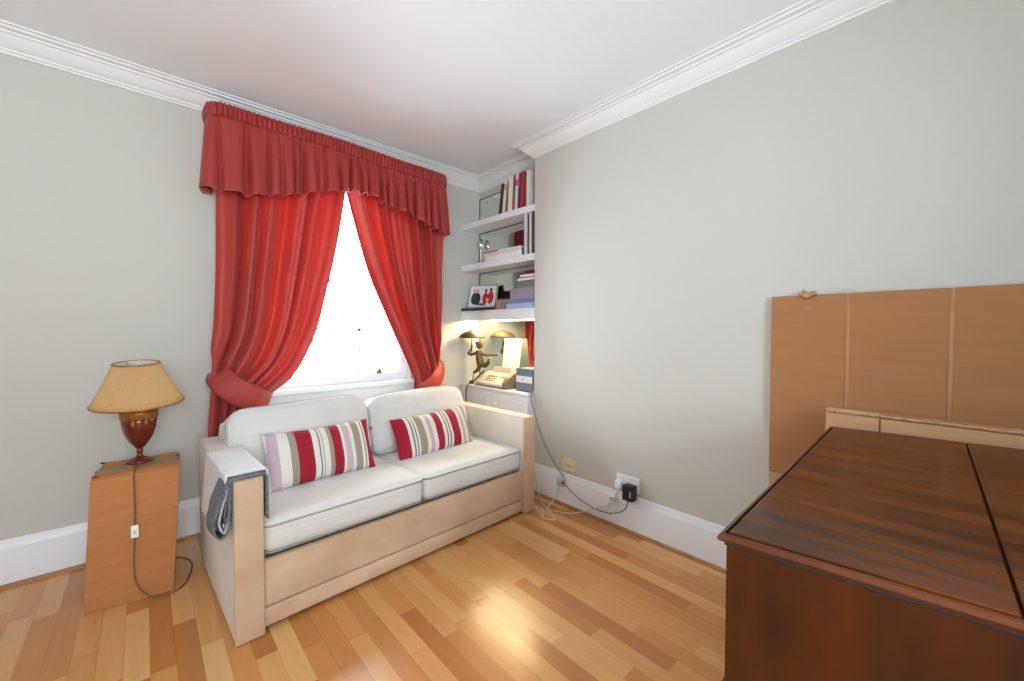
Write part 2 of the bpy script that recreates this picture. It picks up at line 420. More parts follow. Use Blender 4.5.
# ------------------------------------------------------------------ curtains
def interp(tab, x):
    if x <= tab[0][0]: return tab[0][1]
    for (a, fa), (b, fb) in zip(tab, tab[1:]):
        if x <= b:
            t = (x - a) / (b - a); return fa + (fb - fa) * t
    return tab[-1][1]
def sstep(a, b, x):
    t = max(0, min(1, (x - a) / (b - a))); return t * t * (3 - 2 * t)

def curtain(name, label, inner, outer, nf, seed, tie):
    """inner / outer: list of (x, z) from the heading down to the tie-back"""
    rnd = random.Random(seed)
    ci = spline([(x, 0, z) for x, z in inner], 12); co = spline([(x, 0, z) for x, z in outer], 12)
    def at(c, t):
        k = t * (len(c) - 1); i = min(int(k), len(c) - 2); return c[i].lerp(c[i + 1], k - i)
    ph = [rnd.uniform(0, 6.28) for _ in range(6)]
    def fold(s, t):
        w = s + .035 * math.sin(5 * s * PI + ph[0]) + .02 * math.sin(t * 3 + s * 9 + ph[1]) * t
        a = math.sin(2 * PI * nf * w + ph[2])
        a = math.copysign(abs(a) ** .75, a)
        c = .45 * math.sin(2 * PI * nf * 1.63 * w + ph[3] + t * .8) + .22 * math.sin(2 * PI * nf * 2.9 * w + ph[4])
        return a * .8 + c * .6
    zt0 = at(ci, 1).z; xt = (at(ci, 1).x + at(co, 1).x) / 2
    YM = 2.875
    ox = xt; O = (ox, YM, 0.02)
    root = thing(name, label, 'curtain', O)
    def top(s, v):
        t = v
        P = at(co, t).lerp(at(ci, t), s)
        amp = .046 * (1 - .3 * t)
        g = sstep(.72, 1, t)
        y = YM + amp * fold(s, t) + .004 * math.sin(23 * t + 11 * s)
        y -= g * .028 * math.sin(PI * s)        # bunches forward where the tie grips it
        # swagged hem leaf droops near the leading edge
        P = Vector((P.x + .010 * math.cos(2 * PI * nf * s + ph[2]) * (1 - g * .5), y, P.z))
        return P
    bm = B(); nu, nv = 150, 70
    rows = grid(bm, lambda u, v: top(u, v), nu, nv)
    # below the tie: falls to the floor, fanning out a little
    tl = [top(i / nu, 1.0) for i in range(nu + 1)]
    x0, x1 = tl[0].x, tl[-1].x; sgn = 1 if x1 > x0 else -1
    low = []
    for j in range(1, 13):
        v = j / 12; row = []
        for i in range(nu + 1):
            s = i / nu; p = tl[i]
            zb = .03; z = p.z + (zb - p.z) * v
            xo = tie['low0'] + (tie['low1'] - tie['low0']) * s
            x = p.x + (xo - p.x) * sstep(0, .5, v)
            row.append(bm.verts.new((x, p.y + .012 * math.sin(2 * PI * nf * s * .9 + 1) * v, z)))
        low.append(row)
    last = [rows[i][nv] for i in range(nu + 1)]
    for row in low:
        for i in range(nu): bm.faces.new((last[i], last[i + 1], row[i + 1], row[i]))
        last = row
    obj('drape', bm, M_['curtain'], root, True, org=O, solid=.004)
    bm = B(); grid(bm, lambda u, v: top(u, v) + Vector((0, .009, 0)), 110, 40)
    obj('lining', bm, M_['lining'], root, True, org=O)
    # tie-back band
    def band(u, v):
        c = at(tie['c'], u); w = interp(tie['w'], u)
        uu = max(.32, min(.8, u)); d = at(tie['c'], uu + .02) - at(tie['c'], uu - .02); d.y = 0; d.normalize()
        nrm = Vector((-d.z, 0, d.x))
        if nrm.z < 0: nrm = -nrm
        y = c.y - .012 * math.sin(PI * v)
        q = c + nrm * w * (v - .5); q.y = y; return q
    bm = B(); grid(bm, band, 40, 12)
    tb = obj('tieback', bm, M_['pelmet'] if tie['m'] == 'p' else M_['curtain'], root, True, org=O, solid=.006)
    bm = B()
    tube(bm, [band(k / 40, 1) for k in range(41)], .004, 6); tube(bm, [band(k / 40, 0) for k in range(41)], .004, 6)
    obj('tieback_piping', bm, flat('dark_red_piping', (120, 30, 34)), tb, True, org=O)
    bm = B(); tube(bm, [top(1, v / 60) + Vector((0, -.004, 0)) for v in range(61)], .0035, 6)
    obj('leading_edge', bm, flat('curtain_edging', (160, 52, 62)), root, True, org=O)
    return root

tL = {'c': spline([(.312, 2.94, .965), (.312, 2.84, .945), (.36, 2.785, .875), (.44, 2.770, .815), (.52, 2.79, .775), (.57, 2.86, .765)], 10), 'w': [(0, .09), (.25, .135), (.6, .15), (1, .10)], 'low0': .262, 'low1': .52, 'm': 'p'}
curtain('curtain', 'red silk curtain tied back at the left side of the window',
        [(1.06, 2.38), (1.035, 2.156), (.965, 1.746), (.90, 1.45), (.835, 1.2), (.73, .96), (.60, .83), (.53, .80)],
        [(.32, 2.38), (.322, 1.99), (.318, 1.6), (.305, 1.25), (.290, 1.10), (.292, 1.03)], 5.5, 3, tL)
tR = {'c': spline([(1.796, 2.95, .985), (1.800, 2.87, .945), (1.775, 2.82, .865), (1.72, 2.79, .805), (1.65, 2.80, .765), (1.60, 2.85, .750)], 10), 'w': [(0, .03), (.3, .09), (.6, .12), (1, .07)], 'low0': 1.80, 'low1': 1.60, 'm': 'c'}
curtain('curtain', 'red silk curtain tied back at the right side of the window, beside the alcove',
        [(1.05, 2.38), (1.085, 2.167), (1.185, 1.778), (1.29, 1.48), (1.415, 1.203), (1.53, .95), (1.60, .80)],
        [(1.83, 2.38), (1.822, 1.95), (1.815, 1.6), (1.81, 1.25), (1.806, 1.10), (1.80, 1.0)], 5.5, 11, tR)

# pelmet (gathered valance) with returns to the wall
def pelmet():
    O = (1.07, YB - .08, 2.0)
    r = thing('curtain_pelmet', 'red gathered pelmet frill running across the top of the window', 'pelmet', O)
    x0, x1, yf, rc = .283, 1.850, 2.800, .07
    pth = [(x0, YB - .004), (x0, yf + rc)]
    for k in range(1, 7):
        a = k / 6 * PI / 2; pth.append((x0 + rc - rc * math.cos(a), yf + rc - rc * math.sin(a)))
    pth.append((x1 - rc, yf))
    for k in range(1, 7):
        a = k / 6 * PI / 2; pth.append((x1 - rc + rc * math.sin(a), yf + rc - rc * math.cos(a)))
    pth.append((x1, YB - .004))
    P = [Vector((x, y, 0)) for x, y in pth]
    ds = [0]
    for a, b in zip(P, P[1:]): ds.append(ds[-1] + (b - a).length)
    T = ds[-1]
    def at(u):
        d = u * T
        for i in range(len(P) - 1):
            if d <= ds[i + 1] + 1e-9:
                t = (d - ds[i]) / (ds[i + 1] - ds[i]); p = P[i].lerp(P[i + 1], t); dr = (P[i + 1] - P[i]).normalized(); return p, Vector((dr.y, -dr.x, 0))
        return P[-1], Vector((1, 0, 0))
    tops = [(.26, 2.475), (.75, 2.482), (1.27, 2.474), (1.85, 2.455)]
    mids = [(.26, 2.400), (.75, 2.405), (1.27, 2.382), (1.85, 2.362)]
    bots = [(.26, 1.995), (.36, 1.985), (.46, 1.985), (.64, 2.02), (.77, 2.07), (.95, 2.12), (1.06, 2.15), (1.20, 2.155), (1.32, 2.10), (1.50, 2.075), (1.67, 2.005), (1.80, 1.985), (1.87, 1.985)]
    rnd = random.Random(5); ph = [rnd.uniform(0, 6.28) for _ in range(8)]
    def header(u, v):
        p, n = at(u); w = u * T
        zt = interp(tops, p.x) - .004; zm = interp(mids, p.x)
        g = .013 * abs(math.sin(w * 2 * PI * 20 + math.sin(w * 11 + ph[0]) * 1.2)) + .002 * math.sin(w * 170)
        q = p + n * (-.004 + g + .006 * math.sin(PI * v)); q.z = zt + (zm - zt) * v + .003 * math.sin(w * 9)
        return q
    bm = B(); grid(bm, header, 700, 8); obj('gathered_heading', bm, M_['pelmet'], r, True, org=O, solid=.004)
    rf = random.Random(21); pos = []; w_ = .05
    while w_ < T - .03:
        pos.append((w_, rf.uniform(.010, .017), rf.uniform(.6, 1.15))); w_ += rf.uniform(.085, .15) if w_ < .42 else rf.uniform(.045, .085)
    def f(w):
        a = .55
        for p_, s_, d_ in pos: a -= 1.5 * d_ * math.exp(-((w - p_) / s_) ** 2)
        return a + .18 * math.sin(w * 31 + ph[4]) + .12 * math.sin(w * 57)
    def frill(u, v):
        p, n = at(u); w = u * T
        zm = interp(mids, p.x) + .006; zb = interp(bots, p.x)
        fv = f(w); env = min(1, u / .02, (1 - u) / .02)
        amp = (.003 + .036 * v ** .6) * max(0, env)
        q = p + n * (.002 + amp * fv + .012 * v)
        q.z = zm + (zb + .010 * fv - zm) * v
        tang = Vector((-n.y, n.x, 0))
        q += tang * .010 * v * math.sin(w * 40) * env
        return q
    bm = B(); grid(bm, frill, 620, 18); obj('frill', bm, M_['pelmet'], r, True, org=O, solid=.003)
    bm = B(); tube(bm, [frill(i / 500, 1) for i in range(501)], .0028, 5); obj('frill_hem', bm, flat('hem_red', (186, 92, 88)), r, True, org=O)
    bm = B(); box(bm, x0 + .02, x1 - .02, yf + .03, YB - .002, 2.385, 2.40); obj('pelmet_board', bm, M_['white'], r, org=O)
pelmet()

# ------------------------------------------------------------------ sofa
sofa = thing('sofa_bed', 'two seat cream calico sofa with square arms standing under the window', 'sofa', (.238, 1.801, 0), math.radians(2.4))
SW, SD, AH, AW = 1.680, .90, .634, .100
def arm(u0, u1):
    bm = B(); box(bm, u0, u1, .016, SD - .06, .008, AH - .004, .012, 3)
    a = obj('arm', bm, M_['calico'], sofa, True, angle=50)
    bm = B(); box(bm, u0, u1, 0, .018, .002, AH, .006, 3)
    obj('arm_front', bm, M_['calicopink'], a, True, angle=50)
    bm = B()
    for uu in (u0 + .003, u1 - .003): tube(bm, [(uu, .0175, .03), (uu, .0175, AH - .004), ], .0035, 6)
    tube(bm, [(u0 + .003, .0175, AH - .003), (u1 - .003, .0175, AH - .003)], .0035, 6)
    obj('arm_piping', bm, M_['calico'], a, True)
    bm = B(); box(bm, u0 + .001, u1 - .001, .02, SD - .07, AH - .006, AH + .002, .004)
    obj('arm_top', bm, M_['calico'], a, True, angle=50)
arm(0, AW); arm(SW - AW, SW)
bm = B(); box(bm, AW, SW - AW, .014, .06, .096, .284, .016, 3); obj('front_panel', bm, M_['calicopink'], sofa, True, angle=50)
bm = B(); box(bm, AW, SW - AW, .018, .06, .018, .093, .008, 3); obj('valance_rail', bm, M_['calicopink'], sofa, True, angle=50)
bm = B(); box(bm, AW, SW - AW, .06, SD - .06, .03, .25); obj('seat_base', bm, M_['calico'], sofa)
bm = B(); rbox(bm, SW / 2, SD - .085, .37, SW - .17, .12, .68, .04, 10); obj('back_frame', bm, M_['calico'], sofa, True)
for u in (.05, SW - .05):
    for v in (.06, SD - .1):
        bm = B(); lathe(bm, [(.022, 0), (.026, .004), (.026, .012)], (u, v, 0), 16); obj('glide', bm, M_['dark'], sofa)

def pipe_rect(bm, hx, hy, r, z, rad, fn=None, c=(0, 0, 0), plane='xy', drop=0):
    pts = []
    for (sx, sy, a0) in ((1, 1, 0), (-1, 1, 90), (-1, -1, 180), (1, -1, 270)):
        for k in range(7):
            a = math.radians(a0 + k * 15)
            pts.append(((hx - r) * sx + r * math.cos(a), (hy - r) * sy + r * math.sin(a)))
    full = []
    for i in range(len(pts)):
        a = pts[i]; b = pts[(i + 1) % len(pts)]; L = math.dist(a, b); n = max(1, int(L / .04))
        for k in range(n): full.append((a[0] + (b[0] - a[0]) * k / n, a[1] + (b[1] - a[1]) * k / n))
    if plane == 'xy': P = [Vector((x, y, z)) for x, y in full]
    else: P = [Vector((x, z, y)) for x, y in full]
    if fn: P = [fn(p) for p in P]
    tube(bm, [p + Vector(c) for p in P], rad, 6, closed=True)

def seat(u0, u1):
    w = u1 - u0; d = .60; h = .136; cx = (u0 + u1) / 2; cy = .018 + d / 2; cz = .299 + h / 2
    def fn(p):
        q = Vector(p); q.z += .004 * math.sin(p.x * 9 + p.y * 5) + .003 * math.sin(p.y * 17 - p.x * 6)
        return q
    bm = B(); rbox(bm, cx, cy, cz, w, d, h, .034, 22, (.0, .008, .016), fn)
    s = obj('seat_cushion', bm, M_['cushion'], sofa, True)
    bm = B()
    pipe_rect(bm, w / 2 - .002, d / 2 - .001, .03, h / 2 - .012, .005, None, (cx, cy, cz)); obj('piping', bm, M_['cushion'], s, True)
    bm = B()
    pipe_rect(bm, w / 2 + .0012, d / 2 + .0015, .03, h / 2 - .020, .0022, None, (cx, cy, cz))
    pipe_rect(bm, w / 2 - .004, d / 2 - .003, .03, -h / 2 + .010, .005, None, (cx, cy, cz)); obj('seam', bm, M_['piping'], s, True)
seat(AW + .006, SW / 2 - .003); seat(SW / 2 + .003, SW - AW - .014)

def backc(u0, u1, ztop, seed):
    w = u1 - u0; h = ztop - .425; d = .17; cx = (u0 + u1) / 2
    A = Matrix.Translation((cx, .575, .430)) @ Matrix.Rotation(math.radians(-16), 4, 'X')
    rnd = random.Random(seed); a, b, c = [rnd.uniform(0, 6) for _ in range(3)]
    def fn(p):
        q = Vector(p)
        # rounded top corners, creases on the face
        k = max(0, abs(p.x) / (w / 2) - .7) / .3
        if p.z > 0: q.z -= .028 * k * k
        q.y += .005 * math.sin(p.x * 8 + p.z * 22 + a) + .004 * math.sin(p.x * 21 - p.z * 9 + b)
        if p.y < 0: q.y -= .010 * math.exp(-((p.z - .09 - .03 * math.sin(p.x * 7 + c)) / .012) ** 2) * .5
        q.z += .005 * math.sin(p.x * 8 + c)
        q.z += h / 2
        return A @ q
    bm = B(); rbox(bm, 0, 0, 0, w, d, h, .05, 24, (.006, .03, .004), fn)
    s = obj('back_cushion', bm, M_['cushion'], sofa, True)
    bm = B(); pipe_rect(bm, w / 2 - .008, h / 2 - .008, .06, -d / 2 + .022, .006, fn, plane='xz')
    obj('piping', bm, M_['cushion'], s, True)
    bm = B(); pipe_rect(bm, w / 2 + .001, h / 2 + .003, .06, -d / 2 + .045, .0040, fn, plane='xz')
    obj('seam', bm, M_['piping'], s, True)
backc(AW - .018, SW / 2 - .045, .798, 2); backc(SW / 2 - .030, SW - AW - .045, .788, 9)

# striped pillows
WH, MV, TP, CR, GY = (226, 222, 214), (200, 176, 186), (160, 146, 128), (158, 12, 42), (110, 110, 108)
stL = [(0, WH), (.02, MV), (.105, WH), (.19, TP), (.25, CR), (.385, WH), (.435, GY), (.447, WH), (.465, TP), (.475, WH), (.525, TP), (.565, CR), (.655, WH), (.68, MV), (.745, WH), (.78, TP), (.855, WH), (.885, GY), (.895, WH), (.915, CR)]
stR = [(0, CR), (.13, WH), (.165, GY), (.18, WH), (.20, GY), (.212, WH), (.235, TP), (.32, WH), (.36, MV), (.41, WH), (.46, CR), (.545, WH), (.585, GY), (.60, WH), (.625, GY), (.637, WH), (.67, CR), (.785, WH), (.82, MV), (.87, WH), (.91, TP), (.94, MV)]
def pillow(label, u, v, z, w, h, lean, roll, stops, th=.13, yaw=0):
    sm = sofa.matrix_basis.copy()
    sm = Matrix.Translation(sofa.location) @ Matrix.Rotation(sofa.rotation_euler.z, 4, 'Z')
    M = sm @ Matrix.Translation((u, v, z)) @ Matrix.Rotation(math.radians(yaw), 4, 'Z') @ Matrix.Rotation(math.radians(-lean), 4, 'X') @ Matrix.Rotation(math.radians(roll), 4, 'Y')
    bm = B()
    n = 44
    def f(side):
        def g(a, b):
            x, y = a * 2 - 1, b * 2 - 1
            prof = (max(0, 1 - abs(x) ** 2.6) ** .55) * (max(0, 1 - abs(y) ** 2.4) ** .55)
            X = w / 2 * x * (1 - .035 * (1 - y * y) * abs(x)); Y = h / 2 * y * (1 - .07 * (1 - x * x) * abs(y))
            t = th / 2 * prof + .0015
            t += .0025 * math.sin(x * 9 + y * 4) * prof + .003 * math.exp(-((abs(x) - .93) / .05) ** 2) * math.sin(y * 16) * (1 - abs(y))
            return Vector((X, side * t, Y))
        return g
    for s in (-1, 1): grid(bm, f(s), n, n // 2 + 8)
    bmesh.ops.remove_doubles(bm, verts=bm.verts[:], dist=.0001)
    bound = [e for e in bm.edges if e.is_boundary]
    if bound: bmesh.ops.bridge_loops(bm, edges=bound)
    o = obj('scatter_cushion', bm, stripe_mat('striped_cotton', stops, w), None, True)
    o.matrix_world = M
    return tag(o, label, 'cushion', None)
pillow('striped scatter cushion in crimson, mauve and white on the seat nearest the lamp', .452, .372, .570, .525, .275, 24, 0, stL)
pillow('striped scatter cushion with a crimson left edge on the seat nearest the shelves', 1.145, .385, .550, .56, .265, 24, -2, stR)

# blanket over the left arm
bl = thing('folded_blanket', 'pale grey folded blanket with charcoal underside draped over the left sofa arm', 'blanket', (.238, 1.801, AH), math.radians(2.4))
def drape(v0, v1, out0, out1, inz, off, m, name, parent, th=.008, slant=.0, nv=26):
    """cross-section over the arm: outer hang -> top -> inner hang"""
    bm = B()
    def g(a, b):
        v = v0 + (v1 - v0) * b
        zo = out0 + (out1 - out0) * b
        # arclength points
        Lo, Lt, Li = AH + off - zo, AW + 2 * off, AH + off - inz
        T = Lo + Lt + Li; s = a * T; r = .014
        if s < Lo: u, z = -off, zo + s
        elif s < Lo + Lt: u, z = -off + (s - Lo), AH + off
        else: u, z = AW + off, AH + off - (s - Lo - Lt)
        # round the two shoulders
        if u < r - off and z > AH + off - r:
            dx, dz = u - (r - off), z - (AH + off - r); l = math.hypot(dx, dz)
            if l > r: u, z = (r - off) + dx / l * r, (AH + off - r) + dz / l * r
        if u > AW + off - r and z > AH + off - r:
            dx, dz = u - (AW + off - r), z - (AH + off - r); l = math.hypot(dx, dz)
            if l > r: u, z = (AW + off - r) + dx / l * r, (AH + off - r) + dz / l * r
        hang = max(0, AH - z)
        u -= .005 * math.sin(v * 19 + 1) * min(1, hang * 6) * (1 if u < AW / 2 else -.3) * (1 if u < AW / 2 else 1)
        if u < 0: u = min(u, -off); u -= .01 * hang
        vv = v + slant * hang * (1 if u < AW / 2 else 0) * b
        return Vector((u, vv, z - AH + .0015 * math.sin(v * 40)))
    grid(bm, g, 60, nv)
    return obj(name, bm, m, parent, True, solid=th)
drape(.020, .45, .43, .350, .485, .018, M_['blanket'], 'blanket_top_layer', bl, .007, .55)
drape(-.010, .43, .46, .42, .465, .009, M_['blanketdark'], 'blanket_underside', bl, .008, .3)
def loop(k, m, nm):   # folded layers hanging in a U beside the arm front
    w_, b_ = (.046, -.200) if k == 0 else ((.030, -.180) if k == 1 else (.014, -.150))
    pr_ = spline([(-.010, 0, .006), (-.014 - w_ * .45, 0, -.055), (-.014 - w_ * .95, 0, -.12), (-.014 - w_, 0, b_ + .03), (-.014 - w_ * .55, 0, b_), (-.014 - w_ * .12, 0, b_ + .03), (-.014, 0, -.10), (-.012, 0, -.04)], 6)
    bm = B()
    def g(a, b):
        t = a * (len(pr_) - 1); q = pr_[min(int(t), len(pr_) - 2)].lerp(pr_[min(int(t) + 1, len(pr_) - 1)], t - min(int(t), len(pr_) - 2))
        return Vector((q.x - (.004 * math.sin(b * 3)), -.012 + .002 * k + b * (.15 - .02 * k), q.z - .02 * b * (1 if q.z < -.1 else 0)))
    grid(bm, g, 44, 8)
    return obj(nm, bm, m, bl, True, solid=.006)
loop(0, M_['blanketdark'], 'blanket_fold'); loop(1, flat('mid_grey_wool', (176, 178, 184), .95), 'blanket_fold'); loop(2, M_['blanketdark'], 'blanket_fold')

# ------------------------------------------------------------------ cardboard box, lamp
BO = (-.04, 2.56, 0)
cb = thing('cardboard_box', 'tall brown cardboard box standing by the sofa under the table lamp', 'box', BO)
fb = [(-.206, 2.435, 0), (.086, 2.402, 0), (.100, 2.680, 0), (-.180, 2.700, 0)]
ft = [(-.177, 2.450, .560), (.120, 2.455, .560), (.128, 2.700, .560), (-.150, 2.720, .560)]
bm = B(); hexa(bm, fb, ft, .006, 2); obj('box_body', bm, M_['cardbox'], cb, True, org=BO, angle=40)
for k, (y0, y1, dx) in enumerate(((2.452, 2.560, -.175), (2.565, 2.712, -.162))):
    bm = B(); hexa(bm, [(dx, y0, .5605), (.119 + .006 * k, y0 + .002, .5605), (.124 + .003 * k, y1, .5605), (dx + .012, y1, .5605)],
                   [(dx, y0, .5665 - .002 * k), (.119 + .006 * k, y0 + .002, .5665), (.124 + .003 * k, y1, .5665), (dx + .012, y1, .5665)], .0015, 1)
    obj('flap', bm, M_['cardbox'], cb, org=BO)
bm = B(); hexa(bm, [(-.172, 2.536, .5668), (.122, 2.54, .5668), (.122, 2.592, .5668), (-.165, 2.588, .5668)], [(-.172, 2.536, .568), (.122, 2.54, .568), (.122, 2.592, .568), (-.165, 2.588, .568)])
obj('tape', bm, M_['tape'], cb, org=BO)
bm = B()
for (x, y, w, d) in ((-.173, 2.46, .018, .02), (-.160, 2.70, .016, .02), (.108, 2.62, .018, .014), (.105, 2.56, .016, .010)):
    bm = B(); box(bm, x, x + w, y, y + d, .5655, .5685); obj('corner_slot', bm, M_['dark'], cb, org=BO)

LO = (-.022, 2.625, .568)
lamp = thing('table_lamp', 'table lamp with tan pleated shade and dark red urn base on the cardboard box', 'lamp', LO)
def lz(p): return [(r, z) for r, z in p]
bm = B(); lathe(bm, lz([(.050, 0), (.051, .006), (.047, .011), (.040, .014), (.030, .020), (.016, .026), (.011, .034), (.010, .046), (.014, .052), (.010, .058), (.011, .066)]), LO, 40); obj('foot', bm, M_['urn'], lamp, True, org=LO)
bm = B(); lathe(bm, lz([(.011, .064), (.022, .076), (.038, .100), (.052, .130), (.061, .162), (.0655, .192), (.067, .218)]), LO, 48); ub = obj('urn_bowl', bm, M_['urn'], lamp, True, org=LO)
bm = B(); lathe(bm, lz([(.0655, .208), (.0695, .212), (.0700, .236), (.072, .243), (.060, .250), (.03, .256), (.012, .262)]), LO, 48); obj('gilt_rim', bm, M_['gold'], ub, True, org=LO)
bm = B()
for a in (-1.9, -1.2): 
    bm = B(); c = Vector(LO) + Vector((.066 * math.cos(a), .066 * math.sin(a), .195)); ball(bm, c, .012, (.8, .8, 1.5), 12)
    obj('gilt_mount', bm, M_['gold'], ub, True, org=LO)
bm = B(); lathe(bm, lz([(.012, .260), (.010, .30), (.016, .302), (.016, .35), (.006, .352), (.006, .40)]), LO, 20); obj('lamp_holder', bm, M_['gold'], lamp, True, org=LO)
SHM = Matrix.Translation(Vector(LO) + Vector((0, 0, .285))) @ Matrix.Rotation(math.radians(-1.8), 4, 'Y') @ Matrix.Rotation(math.radians(6), 4, 'X')
def shade_pt(a, v, dr=0):
    n = 90; rb, rt, hh = .167, .082, .190
    p = .0016 * math.cos(a * n)
    r = rb + (rt - rb) * v + p + dr + .004 * math.sin(PI * v) * -1
    return SHM @ Vector((r * math.cos(a), r * math.sin(a), hh * v))
bm = B(); NN = 720
ro = [[bm.verts.new(shade_pt(2 * PI * i / NN, j / 6)) for i in range(NN)] for j in range(7)]
for j in range(6):
    for i in range(NN):
        k = (i + 1) % NN; bm.faces.new((ro[j][i], ro[j][k], ro[j + 1][k], ro[j + 1][i]))
sh = obj('lamp_shade', bm, M_['shade'], lamp, True, org=LO, solid=.0012)
bm = B(); ri = [[bm.verts.new(shade_pt(2 * PI * i / 64, j / 2, -.005)) for i in range(64)] for j in range(3)]
for j in range(2):
    for i in range(64):
        k = (i + 1) % 64; bm.faces.new((ri[j][i], ri[j][k], ri[j + 1][k], ri[j + 1][i]))
obj('shade_lining', bm, M_['shadein'], sh, True, org=LO)
bm = B(); tube(bm, [shade_pt(2 * PI * i / 64, 0, .001) for i in range(64)], .003, 6, True); tube(bm, [shade_pt(2 * PI * i / 64, 1, .001) for i in range(64)], .003, 6, True)
for a in (0, 2.09, 4.19): tube(bm, [shade_pt(a, 1, -.004), SHM @ Vector((0, 0, .12))], .0018, 5)
obj('shade_trim', bm, M_['gold'], sh, True, org=LO)
bm = B()
pts = spline([(-.030, 2.585, .578), (-.036, 2.52, .573), (-.040, 2.45, .569), (-.041, 2.440, .54), (-.040, 2.436, .42), (-.041, 2.430, .335)], 6)
tube(bm, pts, .0032, 6)
pts = spline([(-.042, 2.428, .285), (-.046, 2.418, .18), (-.040, 2.405, .09), (-.010, 2.392, .03), (.03, 2.375, .008), (.085, 2.380, .005), (.125, 2.42, .005), (.15, 2.50, .005), (.165, 2.60, .005), (.15, 2.68, .005), (.10, 2.74, .006), (-.02, 2.80, .006)], 8)
tube(bm, pts, .0032, 6)
obj('lamp_flex', bm, M_['cableb'], lamp, True, org=LO)
bm = B(); box(bm, -.055, -.028, 2.414, 2.431, .283, .337, .004, 2); sw = obj('inline_switch', bm, M_['plast'], lamp, True, org=LO, angle=40)
bm = B(); box(bm, -.046, -.037, 2.4115, 2.4145, .300, .318, .001); obj('rocker', bm, flat('switch_grey', (200, 200, 200)), sw, org=LO)

# ------------------------------------------------------------------ alcove: mirrors, shelves, cabinet
SH = [(2.088, 2.137, 'upper'), (1.725, 1.777, 'middle'), (1.292, 1.372, 'lower')]
labs = ['white alcove shelf, the topmost, carrying the leaning row of books', 'white alcove shelf, the middle one, carrying candlestick and stacked papers', 'thick white alcove shelf, the lowest, carrying family photograph and boxes']
for (z0, z1, nm), lb in zip(SH, labs):
    bm = B()
    if nm == 'lower':
        hexa(bm, [(2.100, YB, 1.286), (2.140, YC + .001, 1.286), (2.158, YC + .001, 1.286), (2.118, YB, 1.286)], [(2.100, YB, 1.345), (2.140, YC + .001, 1.345), (2.158, YC + .001, 1.345), (2.118, YB, 1.345)])
        z0 = 1.342
    q = [(2.100, YB), (2.140, YC + .001), (XA - .008, YC + .001), (XA - .008, YB)]
    hexa(bm, [(x, y, z0) for x, y in q], [(x, y, z1) for x, y in q], .003, 1)
    tag(obj('alcove_shelf', bm, M_['white'], None, org=(2.2, 2.54, z0)), lb, 'shelf', 'alcove shelves')
mz = [(.738, 1.340), (1.374, 1.723), (1.779, 2.086), (2.139, 2.402)]
ml = ['mirror panel behind the fax machine under the lowest alcove shelf', 'mirror panel behind the family photograph on the lowest alcove shelf', 'mirror panel behind the candlestick between upper and middle shelves', 'mirror panel at the very top behind the row of books']
for (z0, z1), lb in zip(mz, ml):
    t = thing('mirror_panel', lb, 'mirror', (XA - .003, 2.54, z0), group='alcove mirrors')
    O = (XA - .003, 2.54, z0)
    obj('mirror_glass', bx(XA - .007, XA - .001, YC + .002, YB - .014, z0 + .002, z1 - .008), M_['mirror'], t, org=O)
    bm = B(); box(bm, XA - .008, XA - .001, YB - .014, YB - .002, z0 + .002, z1)
    box(bm, XA - .008, XA - .001, YC + .002, YB - .014, z1 - (.008 if z0 > 2 else .003), z1); obj('mirror_edge', bm, M_['mirredge'], t, org=O)
    if z0 > 2:
        bm = B(); ball(bm, (XA - .008, 2.86, z1 - .05), .008, (.4, 1, 1), 12); obj('mirror_screw', bm, M_['mirredge'], t, True, org=O)

# under-shelf strip light
sl = thing('strip_light', 'warm strip light fixed under the lowest alcove shelf', 'light', (2.205, 2.54, 1.342))
O = (2.205, 2.54, 1.342)
obj('light_housing', bx(2.180, 2.230, 2.16, 2.92, 1.320, 1.342, .003), M_['white'], sl, org=O)
M_['tube'] = mat('warm_lamp_tube', (1, .86, .6), .5, emis=(1.0, .78, .42), estr=95.0)
obj('diffuser', bx(2.187, 2.223, 2.17, 2.91, 1.290, 1.3195, .006), M_['tube'], sl, org=O)

# cabinet
CO = (2.2, 2.54, 0)
cab = thing('alcove_cabinet', 'low white panelled cabinet filling the bottom of the alcove', 'cabinet', CO)
obj('cabinet_body', bx(2.100, XA - .012, YC + .003, YB - .004, 0, .712), M_['white'], cab, org=CO)
obj('cabinet_top', bx(2.080, XA - .010, YC + .002, YB - .002, .712, .735, .005), M_['white'], cab, org=CO)
for (y0, y1) in ((2.115, 2.530), (2.540, 2.955)):
    bm = B(); box(bm, 2.086, 2.100, y0, y1, .06, .700, .002)
    d = obj('door', bm, M_['white'], cab, org=CO)
    bm = B(); a = .05
    for (ya, yb, za, zb) in ((y0 + a, y1 - a, .645, .655), (y0 + a, y1 - a, .11, .12), (y0 + a, y0 + a + .01, .11, .655), (y1 - a - .01, y1 - a, .11, .655)): box(bm, 2.080, 2.087, ya, yb, za, zb, .002)
    obj('door_moulding', bm, M_['white'], d, org=CO)
    bm = B(); ky = y1 - .03 if y0 < 2.3 else y0 + .03; ball(bm, (2.074, ky, .42), .012, (1, 1, 1), 12); obj('knob', bm, M_['silver'], d, True, org=CO)
obj('plinth', bx(2.104, 2.12, YC + .003, YB - .004, 0, .06), M_['white'], cab, org=CO) if False else None

